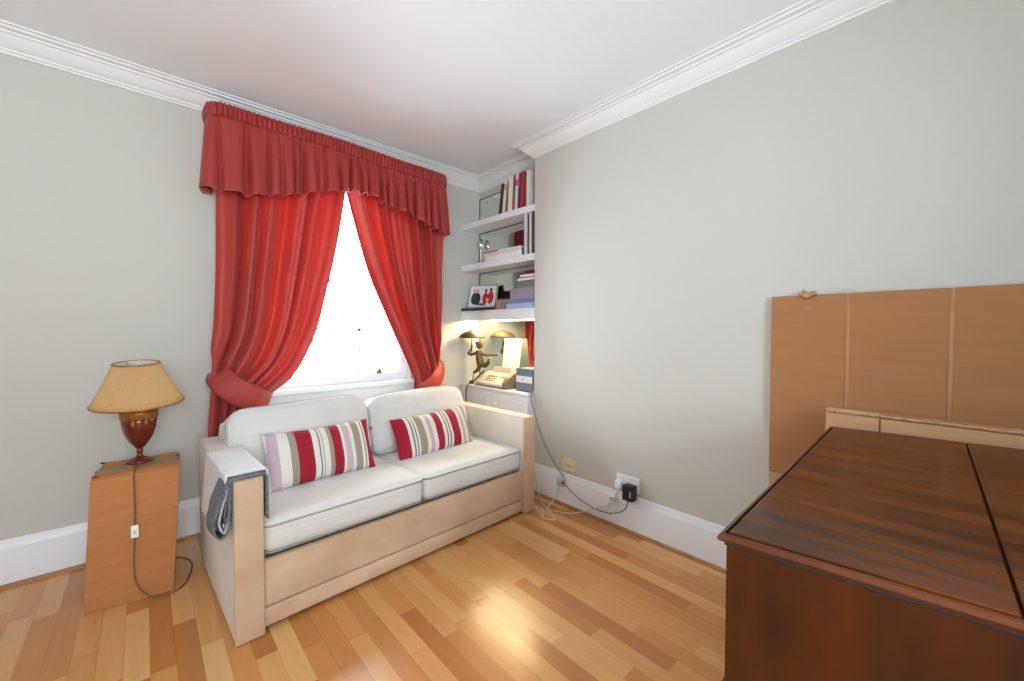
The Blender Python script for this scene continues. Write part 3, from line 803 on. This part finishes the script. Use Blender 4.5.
# books on the top shelf
books = [  # y centre, thickness, height, depth, lean, colour, label
    (2.512, .022, .245, .150, 9, (62, 62, 74), 'dark navy slim book leaning at the left end of the top shelf row'),
    (2.463, .030, .262, .150, 7, (232, 226, 216), 'white book with orange band near the left of the top shelf row', (206, 150, 84)),
    (2.428, .012, .240, .140, 6, (92, 82, 72), 'thin brown book between two white books on the top shelf'),
    (2.388, .048, .262, .155, 4, (236, 234, 226), 'wide cream spined book in the middle of the top shelf row'),
    (2.346, .020, .272, .150, 3, (126, 96, 84), 'brown book beside the wide cream book on the top shelf', (188, 70, 80)),
    (2.314, .030, .262, .150, 3, (224, 214, 214), 'white book with pink lettering band on the top shelf', (210, 80, 96)),
    (2.284, .018, .270, .155, 3, (86, 60, 100), 'purple slim book left of the red book on the top shelf'),
    (2.250, .036, .274, .160, 3, (190, 34, 56), 'bright red book near the right end of the top shelf row'),
    (2.216, .018, .250, .150, 2, (74, 78, 74), 'dark grey slim book right of the red book on the top shelf'),
    (2.182, .034, .262, .155, 1, (222, 214, 208), 'pale book against the wall end of the top shelf row'),
]
def book(y, th, h, d, lean, col, label, band=None, z=2.1375, x0=2.148, group='books on the top alcove shelf', name='book', cat='book'):
    O = (x0, y, z)
    t = thing(name, label, cat, O, 0, group)
    R = Matrix.Translation((0, 0, th / 2 * math.sin(math.radians(lean)))) @ Matrix.Rotation(math.radians(lean), 4, 'X')
    d = min(d, XA - .012 - x0)
    c = .0022
    bm = B(); box(bm, 0, d, -th / 2, -th / 2 + c, 0, h, M=R); box(bm, 0, d, th / 2 - c, th / 2, 0, h, M=R); box(bm, -.001, c, -th / 2, th / 2, 0, h, M=R)
    cov = obj('cover', bm, flat(label[:24], col, .5), t)
    obj('pages', bx(c, d - .004, -th / 2 + c, th / 2 - c, .003, h - .004, M=R), M_['paper'], t)
    if band:
        obj('spine_band', bx(-.0022, -.0008, -th / 2 + .001, th / 2 - .001, h * .70, h * .88, M=R) if band[0] > 195 else bx(-.0022, -.0008, -th / 2 + .001, th / 2 - .001, h * .06, h * .3, M=R), flat('band' + label[:18], band), cov)
    return t
for b in books: book(*b)
files = [
    (2.205, .034, .318, .14, 0, (204, 208, 222), 'tall pale blue file, leftmost of the upright files on the middle shelf'),
    (2.178, .014, .300, .14, 0, (78, 74, 84), 'dark slim file beside the pale blue file on the middle shelf'),
    (2.156, .022, .305, .14, 0, (226, 216, 200), 'cream upright file between two dark ones on the middle shelf'),
    (2.130, .020, .300, .14, 0, (88, 70, 74), 'dark file at the wall end of the middle shelf'),
]
for f in files: book(*f, z=1.7775, x0=2.150, group='upright files on the middle shelf', name='file_folder', cat='file')

# candlestick
O = (2.262, 2.905, 1.7775)
cs = thing('candlestick', 'small silver candlestick in the corner of the middle shelf', 'candlestick', O)
bm = B(); lathe(bm, [(.030, 0), (.031, .006), (.026, .012), (.016, .026), (.009, .040), (.006, .06), (.006, .15), (.009, .165)], (0, 0, 0), 28); obj('stem', bm, M_['silver'], cs, True)
bm = B(); lathe(bm, [(.008, .160), (.020, .172), (.024, .19), (.025, .235), (.021, .236), (.019, .19)], (0, 0, 0), 28); obj('cup', bm, M_['silver'], cs, True)
bm = B(); lathe(bm, [(.012, .20), (.012, .245), (.003, .248)], (0, 0, 0), 16); obj('candle', bm, M_['black'], cs, True)
# papers on middle shelf
O = (2.21, 2.48, 1.7775)
t = thing('document_box', 'flat white document box lying on the middle shelf', 'box', O)
obj('box_base', bx(-.062, .075, -.215, .215, 0, .052, .003), M_['paper'], t); obj('box_lid', bx(-.065, .078, -.218, .218, .045, .072, .003), flat('lid_white', (226, 222, 226)), t)
t = thing('magazine', 'red edged magazine lying on the white document box', 'magazine', (2.21, 2.50, 1.8500))
obj('pages', bx(-.065, .075, -.225, .20, 0, .007, M=Matrix.Rotation(.05, 4, 'Z')), M_['paper'], t)
obj('cover', bx(-.067, .077, -.227, .203, .0072, .009, M=Matrix.Rotation(.05, 4, 'Z')), flat('mag_cover', (214, 196, 196)), t)
obj('spine', bx(-.0695, -.0665, .02, .203, 0, .009, M=Matrix.Rotation(.05, 4, 'Z')), flat('mag_red', (190, 60, 60)), t)
t = thing('small_case', 'small dark case standing between document box and upright files', 'case', (2.18, 2.243, 1.7775))
obj('case_body', bx(-.02, .04, -.014, .014, 0, .06, .003), flat('slate', (66, 68, 80)), t); obj('case_lid', bx(-.021, .041, -.015, .015, .050, .064, .003), flat('slate2', (84, 86, 98)), t)

# lower shelf
ZL = 1.3725
t = thing('laptop', 'closed dark grey laptop lying flat under the family photograph', 'laptop', (2.19, 2.80, ZL))
obj('laptop_base', bx(-.105, .10, -.165, .160, 0, .016, .004), flat('laptop_dark', (44, 46, 52), .35), t)
obj('laptop_lid', bx(-.102, .10, -.163, .158, .0165, .028, .004), flat('laptop_grey', (120, 122, 128), .35), t)
def framed(O, w, h, lean, rz, fcol, label, name='photo_frame', fr=.008, build=None, cat='photo frame'):
    t = thing(name, label, cat, O, rz)
    R = Matrix.Rotation(math.radians(lean), 4, 'X')
    bm = B()
    box(bm, -w / 2, w / 2, 0, .010, 0, fr, M=R); box(bm, -w / 2, w / 2, 0, .010, h - fr, h, M=R)
    box(bm, -w / 2, -w / 2 + fr, 0, .010, fr, h - fr, M=R); box(bm, w / 2 - fr, w / 2, 0, .010, fr, h - fr, M=R)
    obj('frame', bm, fcol, t)
    obj('frame_back', bx(-w / 2 + .002, w / 2 - .002, .007, .012, .002, h - .002, M=R), M_['black'], t)
    if build: build(t, R, w, h)
    return t
def family(t, R, w, h):
    pr = obj('print', bx(-w / 2 + .007, w / 2 - .007, .004, .007, .007, h - .007, M=R), flat('print_pale', (222, 226, 226), .3), t)
    def blob(x, z, rx, rz_, col, nm, y=.0035):
        bm = B(); vs = [bm.verts.new(R @ Vector((x + rx * math.cos(a * PI / 10), y, z + rz_ * math.sin(a * PI / 10)))) for a in range(20)]
        bm.faces.new(vs); g = bmesh.ops.extrude_face_region(bm, geom=bm.faces[:])
        for v in [v for v in g['geom'] if isinstance(v, bmesh.types.BMVert)]: v.co = v.co + R @ Vector((0, -.0006, 0))
        obj(nm, bm, flat('print_' + nm + str(col[0]), col, .3), pr)
    blob(-.088, .085, .036, .055, (40, 52, 56), 'printed_jacket'); blob(-.055, .080, .034, .056, (34, 44, 48), 'printed_jacket', .0028)
    blob(-.095, .158, .013, .018, (206, 150, 140), 'printed_face'); blob(-.060, .152, .013, .018, (200, 146, 132), 'printed_face')
    blob(.030, .085, .030, .052, (196, 40, 50), 'printed_jumper'); blob(.085, .088, .032, .056, (196, 38, 50), 'printed_jumper', .0028)
    blob(.030, .154, .013, .018, (92, 60, 54), 'printed_hair'); blob(.083, .158, .014, .019, (84, 56, 50), 'printed_hair')
    blob(.055, .070, .016, .016, (214, 176, 140), 'printed_hands', .0022); blob(.0, .03, .05, .012, (120, 110, 90), 'printed_table', .0022)
framed((2.185, 2.800, ZL + .0290), .300, .205, -12, math.radians(-74), M_['silver'], 'landscape family photograph, figures in dark jackets and red jumpers, standing on the laptop', build=family)
framed((2.262, 2.560, ZL + .02), .115, .145, -7, math.radians(-78), M_['black'], 'small black photo frame standing behind the silver one', fr=.012,
       build=lambda t, R, w, h: obj('print', bx(-w / 2 + .01, w / 2 - .01, .004, .007, .01, h - .01, M=R), flat('print_black', (20, 20, 22), .3), t))
tb = bpy.data.objects[-1] if False else None
def smallprint(t, R, w, h):
    obj('print', bx(-w / 2 + .008, w / 2 - .008, .004, .007, .008, h - .008, M=R), flat('print_brown', (148, 136, 128), .3), t)
framed((2.175, 2.500, ZL), .150, .100, -18, math.radians(-72), M_['silver'], 'small silver framed picture beside the stacked boxes on the lowest shelf', fr=.010, build=smallprint)
def flatbox(O, w, d, h, col, label, col2=None, name='storage_box', cat='box', lidh=.4):
    t = thing(name, label, cat, O, 0, None)
    obj('box_base', bx(-w / 2, w / 2, -d / 2, d / 2, 0, h * (1 - lidh), .002), flat('b' + label[:20], col2 or col), t)
    obj('box_lid', bx(-w / 2 - .001, w / 2 + .001, -d / 2 - .001, d / 2 + .001, h * (1 - lidh) + .0003, h, .002), flat('l' + label[:20], col), t)
flatbox((2.222, 2.275, ZL), .15, .30, .068, (112, 138, 186), 'blue and white box at the bottom of the stack on the lowest shelf', (170, 190, 220))
flatbox((2.224, 2.255, ZL + .069), .145, .26, .088, (150, 144, 160), 'lilac grey box, second from the bottom of the stack', None)
flatbox((2.228, 2.225, ZL + .158), .13, .21, .052, (120, 122, 122), 'grey box under the dark red books on the lowest shelf')
def flatbook(O, w, d, h, col, label, rz=0):
    t = thing('book', label, 'book', O, rz)
    bm = B(); box(bm, -w / 2, w / 2, -d / 2, d / 2, 0, .003); box(bm, -w / 2, w / 2, -d / 2, d / 2, h - .003, h); box(bm, w / 2 - .003, w / 2, -d / 2, d / 2, .003, h - .003)
    obj('cover', bm, flat('c' + label[:22], col), t); obj('pages', bx(-w / 2 + .004, w / 2 - .003, -d / 2 + .004, d / 2 - .004, .003, h - .003), M_['paper'], t)
flatbook((2.228, 2.222, ZL + .211), .13, .19, .026, (52, 34, 36), 'dark book lying second from the top of the stack on the lowest shelf')
flatbook((2.230, 2.212, ZL + .238), .12, .17, .026, (130, 40, 38), 'dark red book lying on the very top of the stack on the lowest shelf', .06)

# fax machine etc. on the cabinet
ZK = .7355
FO = (2.19, 2.575, ZK)
fx = thing('fax_machine', 'beige fax machine with sloping keypad standing on the alcove cabinet', 'fax machine', FO)
def prism(pts, y0, y1, bev=0):
    bm = B(); a = [bm.verts.new((x, y0, z)) for x, z in pts]; b = [bm.verts.new((x, y1, z)) for x, z in pts]
    bm.faces.new(a); bm.faces.new(b[::-1])
    for i in range(len(pts)):
        j = (i + 1) % len(pts); bm.faces.new((a[i], b[i], b[j], a[j]))
    if bev: bmesh.ops.bevel(bm, geom=bm.edges[:], offset=bev, segments=2, affect='EDGES', profile=.5)
    return bm
obj('fax_body', prism([(-.095, 0), (-.098, .028), (-.085, .042), (.010, .100), (.040, .112), (.085, .112), (.095, .10), (.095, 0)], -.150, .185, .004), M_['fax'], fx, True, angle=40)
obj('fax_base', prism([(-.100, .0), (-.102, .012), (.097, .012), (.097, 0)], -.153, .188), flat('fax_base_grey', (112, 116, 128)), fx)  # blue-grey base plate, slightly wider than the body
obj('handset_side', prism([(-.090, .006), (-.088, .05), (-.06, .085), (-.01, .112), (.05, .122), (.092, .112), (.094, .006)], -.205, -.151, .006), M_['faxd'], fx, True, angle=40)
sl_ = math.atan2(.058, .095)
for i in range(3):
    for j in range(4):
        M = Matrix.Translation((-.080 + i * .024 + .010, .02 + j * .030 - .03, .0455 + (i * .024 + .010) * .61)) @ Matrix.Rotation(-sl_, 4, 'Y')
        obj('key', bx(-.007, .007, -.009, .009, 0, .005, .001, M=M), flat('fax_key', (120, 104, 92)), fx)
M = Matrix.Translation((-.02, -.10, .084)) @ Matrix.Rotation(-sl_, 4, 'Y')
obj('display', bx(-.012, .012, -.035, .035, 0, .003, M=M), flat('lcd', (120, 128, 110)), fx)
bm = B(); M = Matrix.Translation((.030, 0, .11)) @ Matrix.Rotation(math.radians(9), 4, 'Y'); box(bm, 0, .005, -.12, .10, 0, .05, .001, M=M); obj('paper_support', bm, M_['fax'], fx)
o = obj('paper_sheet', bx(0, .0012, -.105, .105, 0, .285), M_['paper'], None)
o.location = (2.236, 2.475, ZK + .1155); o.rotation_euler = (0, math.radians(7), 0)
tag(o, 'white paper sheet standing upright in the back of the fax machine', 'paper')
t = thing('drawer_unit', 'blue grey drawer unit with white drawer at the wall end of the cabinet top', 'drawers', (2.215, 2.215, ZK))
obj('drawer_case', bx(-.075, .075, -.100, .085, 0, .175, .003), M_['bluegrey'], t)
d = obj('drawer', bx(-.080, -.074, -.094, .079, .068, .118, .002), M_['plast'], t)
bm = B(); ball(bm, (-.083, 0, .093), .006, (1, 1, 1), 10); obj('knob', bm, M_['bluegrey'], d, True)
obj('drawer', bx(-.080, -.074, -.094, .079, .010, .060, .002), M_['bluegrey'], t)

# bronze figurine
FG = Vector((2.118, 2.852, ZK)); W2 = Vector((.30, -.954, 0))
fg = thing('bronze_figurine', 'bronze figurine of a running child holding an umbrella on the cabinet edge', 'figurine', FG)
def F(px, py, off=0):   # figure drawn in its own upright plane, in local metres
    q = W2 * ((px - 470) * .0104) + Vector((0, 0, (382 - py) * .0092)); q += Vector((-.954, -.30, 0)) * off; return q
bm = B()
def limb(a, r): tube(bm, spline(a, 6), [r[0] + (r[1] - r[0]) * i / (6 * (len(a) - 1)) for i in range(6 * (len(a) - 1) + 1)], 10)
limb([F(477.6, 350), F(478, 354), F(478.2, 358), F(479.5, 363)], (.027, .034))      # torso
limb([F(477.5, 351), F(473, 353.5), F(468, 354), F(466.8, 352)], (.014, .009))     # arm with umbrella
limb([F(466.8, 353), F(470, 349), F(470.6, 345.5)], (.007, .007))
limb([F(478, 352), F(484, 354), F(490, 354), F(496, 354)], (.014, .007))           # stretched arm
limb([F(479, 361), F(478.5, 365), F(476, 369), F(473.2, 371)], (.026, .012))       # front leg
limb([F(480, 362), F(484, 364), F(487, 361.5), F(487.6, 359)], (.026, .012))       # kicked leg
ball(bm, F(473, 371.4), .012, (1, 1.6, .7), 10); ball(bm, F(487.8, 358.4), .011, (1, 1.4, .8), 10)
ball(bm, F(478.3, 345.3), .034, (.9, .9, 1.05), 16)
for k in range(9):
    a = k * 2.4; ball(bm, F(478.3, 345.0) + Vector((.020 * math.cos(a), .020 * math.sin(a), .010 + .006 * math.sin(k * 1.7))), .016, (1, 1, 1), 8)
lathe(bm, [(.030, 0), (.024, .03)], F(479, 361) - Vector((0, 0, .012)), 14)
obj('body', bm, M_['bronze'], fg, True)
bm = B(); cu = F(470.7, 338); tube(bm, [F(470.2, 356), F(470.8, 331)], .003, 8)
lathe(bm, [(.118, -.004), (.112, .010), (.090, .032), (.055, .050), (.020, .060), (.004, .066), (.004, .075)], cu, 24, cap=False)
um = obj('umbrella', bm, M_['bronze'], fg, True, solid=.003)
bm = B()
tube(bm, spline([F(483, 369), F(478, 374), F(471, 381)], 6), .008, 8); ball(bm, F(470.5, 380.5), .022, (1, 1.3, .75), 14)
tube(bm, spline([F(473, 371.5), F(472, 376), F(471, 381)], 5), .005, 8)
tube(bm, spline([F(470.5, 380.5), F(469, 383, .035) , F(468.6, 388, .052), F(468.2, 396, .052), F(468, 405, .052)], 6), .006, 8); ball(bm, F(468, 405.5, .052), .013, (1, 1, 1.3), 10)
obj('balance_rod', bm, M_['bronze'], fg, True)

# ------------------------------------------------------------------ sockets and cables on the right wall
t = thing('wall_socket', 'cream double outlet plate with blank front on the right wall', 'socket', (XR, 1.752, .286))
obj('backbox', bx(-.022, 0, -.050, .050, -.036, .036, .003), M_['cream'], t); f_ = obj('faceplate', bx(-.028, -.0225, -.052, .052, -.038, .038, .003), M_['cream'], t)
obj('rocker', bx(-.030, -.0275, -.028, .028, -.004, .004, .001), flat('oldcream', (170, 156, 118)), f_)
t = thing('wall_socket', 'white double power socket on the right wall with a black adapter plugged in', 'socket', (XR, 1.305, .288))
obj('backbox', bx(-.012, 0, -.074, .074, -.042, .042, .003), M_['plast'], t); f_ = obj('faceplate', bx(-.018, -.0125, -.076, .076, -.044, .044, .003), M_['plast'], t)
for y in (.055, -.015):
    obj('rocker', bx(-.022, -.0175, y - .006, y + .006, .018, .034, .001), M_['plast'], f_)
obj('socket_hole', bx(-.0185, -.0175, .028, .05, -.02, -.012), M_['black'], f_)
t = thing('power_adapter', 'black plug-in power adapter in the right half of the white socket', 'adapter', (XR - .018, 1.272, .250))
obj('adapter_body', bx(-.055, 0, -.034, .034, -.045, .045, .006), M_['black'], t, True, angle=40); obj('adapter_label', bx(-.056, -.0548, -.024, -.016, -.02, .015), flat('labelgrey', (180, 180, 180)), t)
t = thing('plug', 'white three pin plug in the left half of the white socket', 'plug', (XR - .018, 1.352, .275))
obj('plug_body', bx(-.032, 0, -.022, .022, -.026, .024, .006), M_['plast'], t, True, angle=40); bm = B(); tube(bm, [(-.02, 0, -.024), (-.022, 0, -.05)], .005); obj('plug_sleeve', bm, M_['plast'], t, True)
t = thing('phone_socket', 'small cream telephone socket on the skirting below the cream outlet plate', 'socket', (XR - .020, 1.803, .166))
obj('socket_box', bx(-.030, 0, -.032, .032, -.034, .034, .004), M_['fax'], t, True, angle=40); obj('socket_port', bx(-.032, -.0295, -.032, -.012, -.014, .010), flat('portgrey', (112, 108, 100)), t)
t = thing('cable_adaptor', 'small white cable adaptor on the skirting below the white power socket', 'adaptor', (XR - .020, 1.392, .178))
obj('adaptor_body', bx(-.026, 0, -.028, .028, -.022, .022, .005), M_['plast'], t, True, angle=40); obj('adaptor_port', bx(-.028, -.0255, -.014, .014, -.008, .006), flat('portgrey2', (150, 150, 150)), t)
def cable(pts, r, m, label, n=10, name='cable'):
    bm = B(); P = spline(pts, n); tube(bm, P, r, 7); org = pts[0]
    return tag(obj(name, bm, m, None, True, org=org), label, 'cable')
cable([(2.120, 2.10, .758), (2.095, 2.085, .70), (2.085, 2.03, .58), (2.09, 1.96, .42), (2.10, 1.88, .30), (2.105, 1.80, .215), (2.09, 1.76, .17), (2.09, 1.66, .11), (2.095, 1.52, .075), (2.09, 1.39, .090), (2.085, 1.30, .14), (2.088, 1.272, .203)], .0032, M_['cabled'], 'dark grey cable sagging from the cabinet to the black power adapter')
cable([(2.125, 2.098, .757), (2.125, 2.03, .66), (2.132, 1.93, .48), (2.136, 1.84, .33), (2.130, 1.80, .235), (2.112, 1.795, .203)], .0026, M_['cablew'], 'thin pale cable running down the right wall to the telephone socket')
cable([(2.130, 2.100, .745), (2.08, 2.09, .62), (2.07, 2.06, .40), (2.065, 2.02, .20), (2.06, 1.97, .03), (2.02, 1.90, .006), (1.99, 1.80, .006), (2.04, 1.68, .006), (2.08, 1.60, .030), (2.085, 1.50, .085), (2.088, 1.40, .14), (2.092, 1.352, .223)], .0036, M_['cablew'], 'pale cable looping over the floor and up to the white plug')
cable([(2.092, 1.81, .130), (2.08, 1.83, .07), (2.05, 1.84, .02), (2.00, 1.83, .006), (1.93, 1.72, .006), (1.90, 1.68, .006), (1.87, 1.74, .006), (1.90, 1.79, .006), (1.945, 1.82, .006)], .0034, M_['cablew'], 'short pale cable curling from the telephone socket onto the floor')
cable([(2.095, 1.392, .172), (2.07, 1.41, .12), (2.065, 1.38, .09), (2.07, 1.35, .12), (2.075, 1.33, .16), (2.085, 1.345, .21)], .003, M_['cablew'], 'short white looped cable below the white power socket')

# ------------------------------------------------------------------ chest
A = Vector((.719, .264)); D = Vector((1.832, .298)); fd = Vector((.135, -1)).normalized(); LEN = .98
Bq = A + fd * LEN; Cq = D + fd * LEN
ZT = .86; KO = (1.30, -.20, 0)
chest = thing('mahogany_chest', 'dark polished mahogany chest with moulded top in the right foreground', 'chest', KO)
def lerp2(a, b, t): return a + (b - a) * t
def quad(z, o):     # footprint grown outwards by o (negative shrinks)
    c = (A + Bq + Cq + D) / 4; e1 = (D - A).normalized()
    return [A - e1 * o - fd * o, Bq - e1 * o + fd * o, Cq + e1 * o + fd * o, D + e1 * o - fd * o], z
def P3(q): return [(p.x, p.y, q[1]) for p in q[0]]
ts = .330 / LEN
def board(t0, t1, name):
    q = [lerp2(A, Bq, t0), lerp2(A, Bq, t1), lerp2(D, Cq, t1), lerp2(D, Cq, t0)]
    c = sum(q, Vector((0, 0))) / 4
    e1 = (D - A).normalized()
    q = [q[0] + e1 * .010, q[1] + e1 * .010, q[2] - e1 * .010, q[3] - e1 * .010]
    bm = B(); hexa(bm, [(p.x, p.y, ZT - .012) for p in q], [(p.x, p.y, ZT) for p in q], .0015, 1)
    return obj(name, bm, M_['maho'], chest, org=KO)
board(.012, ts - .0022, 'top_board'); board(ts + .0022, .988, 'top_board')
q0 = quad(0, 0)[0]
bm = B(); pf = [(.014, ZT - .010), (.009, ZT - .008), (.006, ZT - .003), (.000, ZT - .005), (-.003, ZT - .011), (.000, ZT - .016), (.007, ZT - .019), (.006, ZT - .023), (.010, ZT - .026), (.010, ZT - .031), (.012, ZT - .034)]
rings = []
for o, z in pf: rings.append([bm.verts.new(p) for p in P3(quad(z, -o))])
for a, b in zip(rings, rings[1:]):
    k = rings.index(a)
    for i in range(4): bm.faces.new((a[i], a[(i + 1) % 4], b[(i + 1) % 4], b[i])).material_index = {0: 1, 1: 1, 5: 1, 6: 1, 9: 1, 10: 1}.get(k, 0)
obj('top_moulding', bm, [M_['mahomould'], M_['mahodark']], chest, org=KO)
bm = B(); hexa(bm, P3(quad(.60, -.009)), P3(quad(ZT - .013, -.009))); obj('upper_case', bm, M_['mahoside'], chest, org=KO)
bm = B(); hexa(bm, P3(quad(.07, -.005)), P3(quad(.60, -.005)), .002, 1); obj('lower_case', bm, M_['mahoside'], chest, org=KO)
bm = B(); hexa(bm, P3(quad(.03, -.002)), P3(quad(.075, -.004)), .004, 2); obj('plinth', bm, M_['mahomould'], chest, org=KO)
for t_, s_ in ((.03, 0), (.95, 0), (.03, 1), (.95, 1)):
    p = lerp2(A, Bq, t_) if s_ == 0 else lerp2(D, Cq, t_); p = p + (D - A).normalized() * (.05 if s_ == 0 else -.05) + fd * .02
    bm = B(); lathe(bm, [(.026, 0), (.034, .012), (.036, .024), (.028, .032)], (p.x, p.y, 0), 20); obj('bun_foot', bm, M_['mahomould'], chest, True, org=KO)

# ------------------------------------------------------------------ cardboard sheets behind the chest
def sheet(O, label, name='cardboard_sheet'):
    return thing(name, label, 'cardboard', O)
X1 = 2.112; O = (X1, .05, 0)
c1 = sheet(O, 'large creased brown cardboard sheet leaning on the right wall behind the chest')
def pan(y0, y1, z0, z1, bt=0, x=X1, m='card', nm='panel', par=None, th=.005, slant=0):
    bm = B(); hexa(bm, [(x - th, y0, z0), (x, y0, z0), (x, y1, z0), (x - th, y1, z0)], [(x - th + slant, y0, z1), (x + slant, y0, z1), (x + slant, y1, z1), (x - th + slant, y1, z1)], .0012, 1)
    return obj(nm, bm, M_[m], par or c1, org=O)
ys = [(.301, .563), (.016, .286), (-.38, .001)]
for y0, y1 in ys: pan(y0, y1, .560, 1.356)
for y0, y1 in ((.286, .301), (.001, .016)):     # scored creases
    bm = B(); box(bm, X1 - .0035, X1 - .001, y0, y1, .560, 1.355); tube(bm, [(X1 - .002, (y0 + y1) / 2 - .002, .562), (X1 - .002, (y0 + y1) / 2 - .002, 1.354)], .0038, 8)
    obj('crease', bm, M_['cardmid'], c1, True, org=O)
pan(-.38, .563, .012, .556, m='cardlt', nm='lower_flap')
bm = B()
rnd = random.Random(4)
yk = .427
tube(bm, spline([(X1 - .004, yk + .035, 1.366), (X1 - .012, yk + .012, 1.360), (X1 - .018, yk, 1.352), (X1 - .014, yk - .018, 1.362), (X1 - .006, yk - .03, 1.356)], 5), [.004 + .007 * math.sin(PI * i / 20) + .002 * rnd.random() for i in range(21)], 8)
tube(bm, spline([(X1 - .008, yk + .018, 1.375), (X1 - .014, yk + .004, 1.362), (X1 - .012, yk - .008, 1.35)], 5), .006, 7)
tube(bm, spline([(X1 - .006, yk + .010, 1.300), (X1 - .009, yk, 1.294), (X1 - .006, yk - .014, 1.298)], 5), .006, 7)
obj('torn_tab', bm, M_['cardedge'], c1, True, org=O)
X2 = 2.000; O = (X2, .0, 0)
c2 = sheet(O, 'lower folded flat cardboard box standing between the chest and the large cardboard sheet', 'folded_cardboard_box')
def pan2(y0, y1, z1, x, m, nm, th=.005):
    bm = B(); hexa(bm, [(x - th, y0, .004), (x, y0, .004), (x, y1, .004), (x - th, y1, .004)], [(x - th, y0, z1), (x, y0, z1), (x, y1, z1), (x - th, y1, z1)], .001, 1)
    return obj(nm, bm, M_[m], c2, org=O)
pan2(.182, .335, 0.880, X2 - .014, 'cardlt', 'front_panel'); pan2(-.44, .176, 0.880, X2 - .014, 'cardlt', 'front_panel')
pan2(.182, .340, 0.899, X2, 'cardlt', 'rear_panel'); pan2(-.44, .178, 0.899, X2, 'card', 'rear_panel')
bm = B()
for x_, z_ in ((X2 - .007, .887), (X2 + .006, .892)):
    P = [(x_ + .0015 * rnd.random(), .337 - k * .01, z_ + .003 * rnd.random()) for k in range(77)]; tube(bm, P, .0055, 6)
obj('crushed_edge', bm, M_['cardedge'], c2, org=O)

# ------------------------------------------------------------------ light
w = bpy.data.worlds.new('overcast_sky'); S.world = w; w.use_nodes = True
w.node_tree.nodes['Background'].inputs['Color'].default_value = (.83, .92, 1.0, 1)
w.node_tree.nodes['Background'].inputs['Strength'].default_value = 27.0
def area(name, loc, rot, sx, sy, energy, col=(1, 1, 1), portal=False):
    l = bpy.data.lights.new(name, 'AREA'); l.shape = 'RECTANGLE'; l.size = sx; l.size_y = sy; l.energy = energy; l.color = col
    if portal: l.cycles.is_portal = True
    o = bpy.data.objects.new(name, l); COL.objects.link(o); o.location = loc; o.rotation_euler = rot; return o
area('window_portal', (1.04, YB + .19, 1.56), (-PI / 2, 0, 0), 1.16, 1.55, 10, portal=True)
area('added_ceiling_fill', (-.95, -.1, .75), (PI, 0, 0), 1.2, 1.2, 46, (.82, .92, 1))  # added fill aimed at the ceiling, no lamp stands here
area('added_window_portal', ((RX0 + RX1) / 2, YF - .09, (RZ0 + RZ1) / 2), (PI / 2, 0, 0), RX1 - RX0, RZ1 - RZ0, 10, portal=True)  # sky portal of the added rear window

# ------------------------------------------------------------------ camera (1024 x 681)
f, yaw, pit, rol = 403.87, .73934, .024224, .002534
Fv = Vector((math.cos(pit) * math.sin(yaw), math.cos(pit) * math.cos(yaw), -math.sin(pit)))
R0 = Vector((math.cos(yaw), -math.sin(yaw), 0)); U0 = R0.cross(Fv)
Rv = R0 * math.cos(rol) + U0 * math.sin(rol); Uv = U0 * math.cos(rol) - R0 * math.sin(rol)
cam = bpy.data.cameras.new('camera'); co = bpy.data.objects.new('camera', cam); COL.objects.link(co)
cam.sensor_width = 36; cam.lens = f / 1024 * 36; cam.clip_start = .05
co.matrix_world = Matrix(((Rv.x, Uv.x, -Fv.x, 0), (Rv.y, Uv.y, -Fv.y, 0), (Rv.z, Uv.z, -Fv.z, 1.2), (0, 0, 0, 1)))
S.camera = co
S.view_settings.view_transform = 'Standard'; S.view_settings.look = 'None'; S.view_settings.gamma = 1; S.view_settings.use_curve_mapping = False
S.view_settings.exposure = -0.14
S.cycles.max_bounces = 8; S.cycles.diffuse_bounces = 5; S.cycles.sample_clamp_indirect = 6
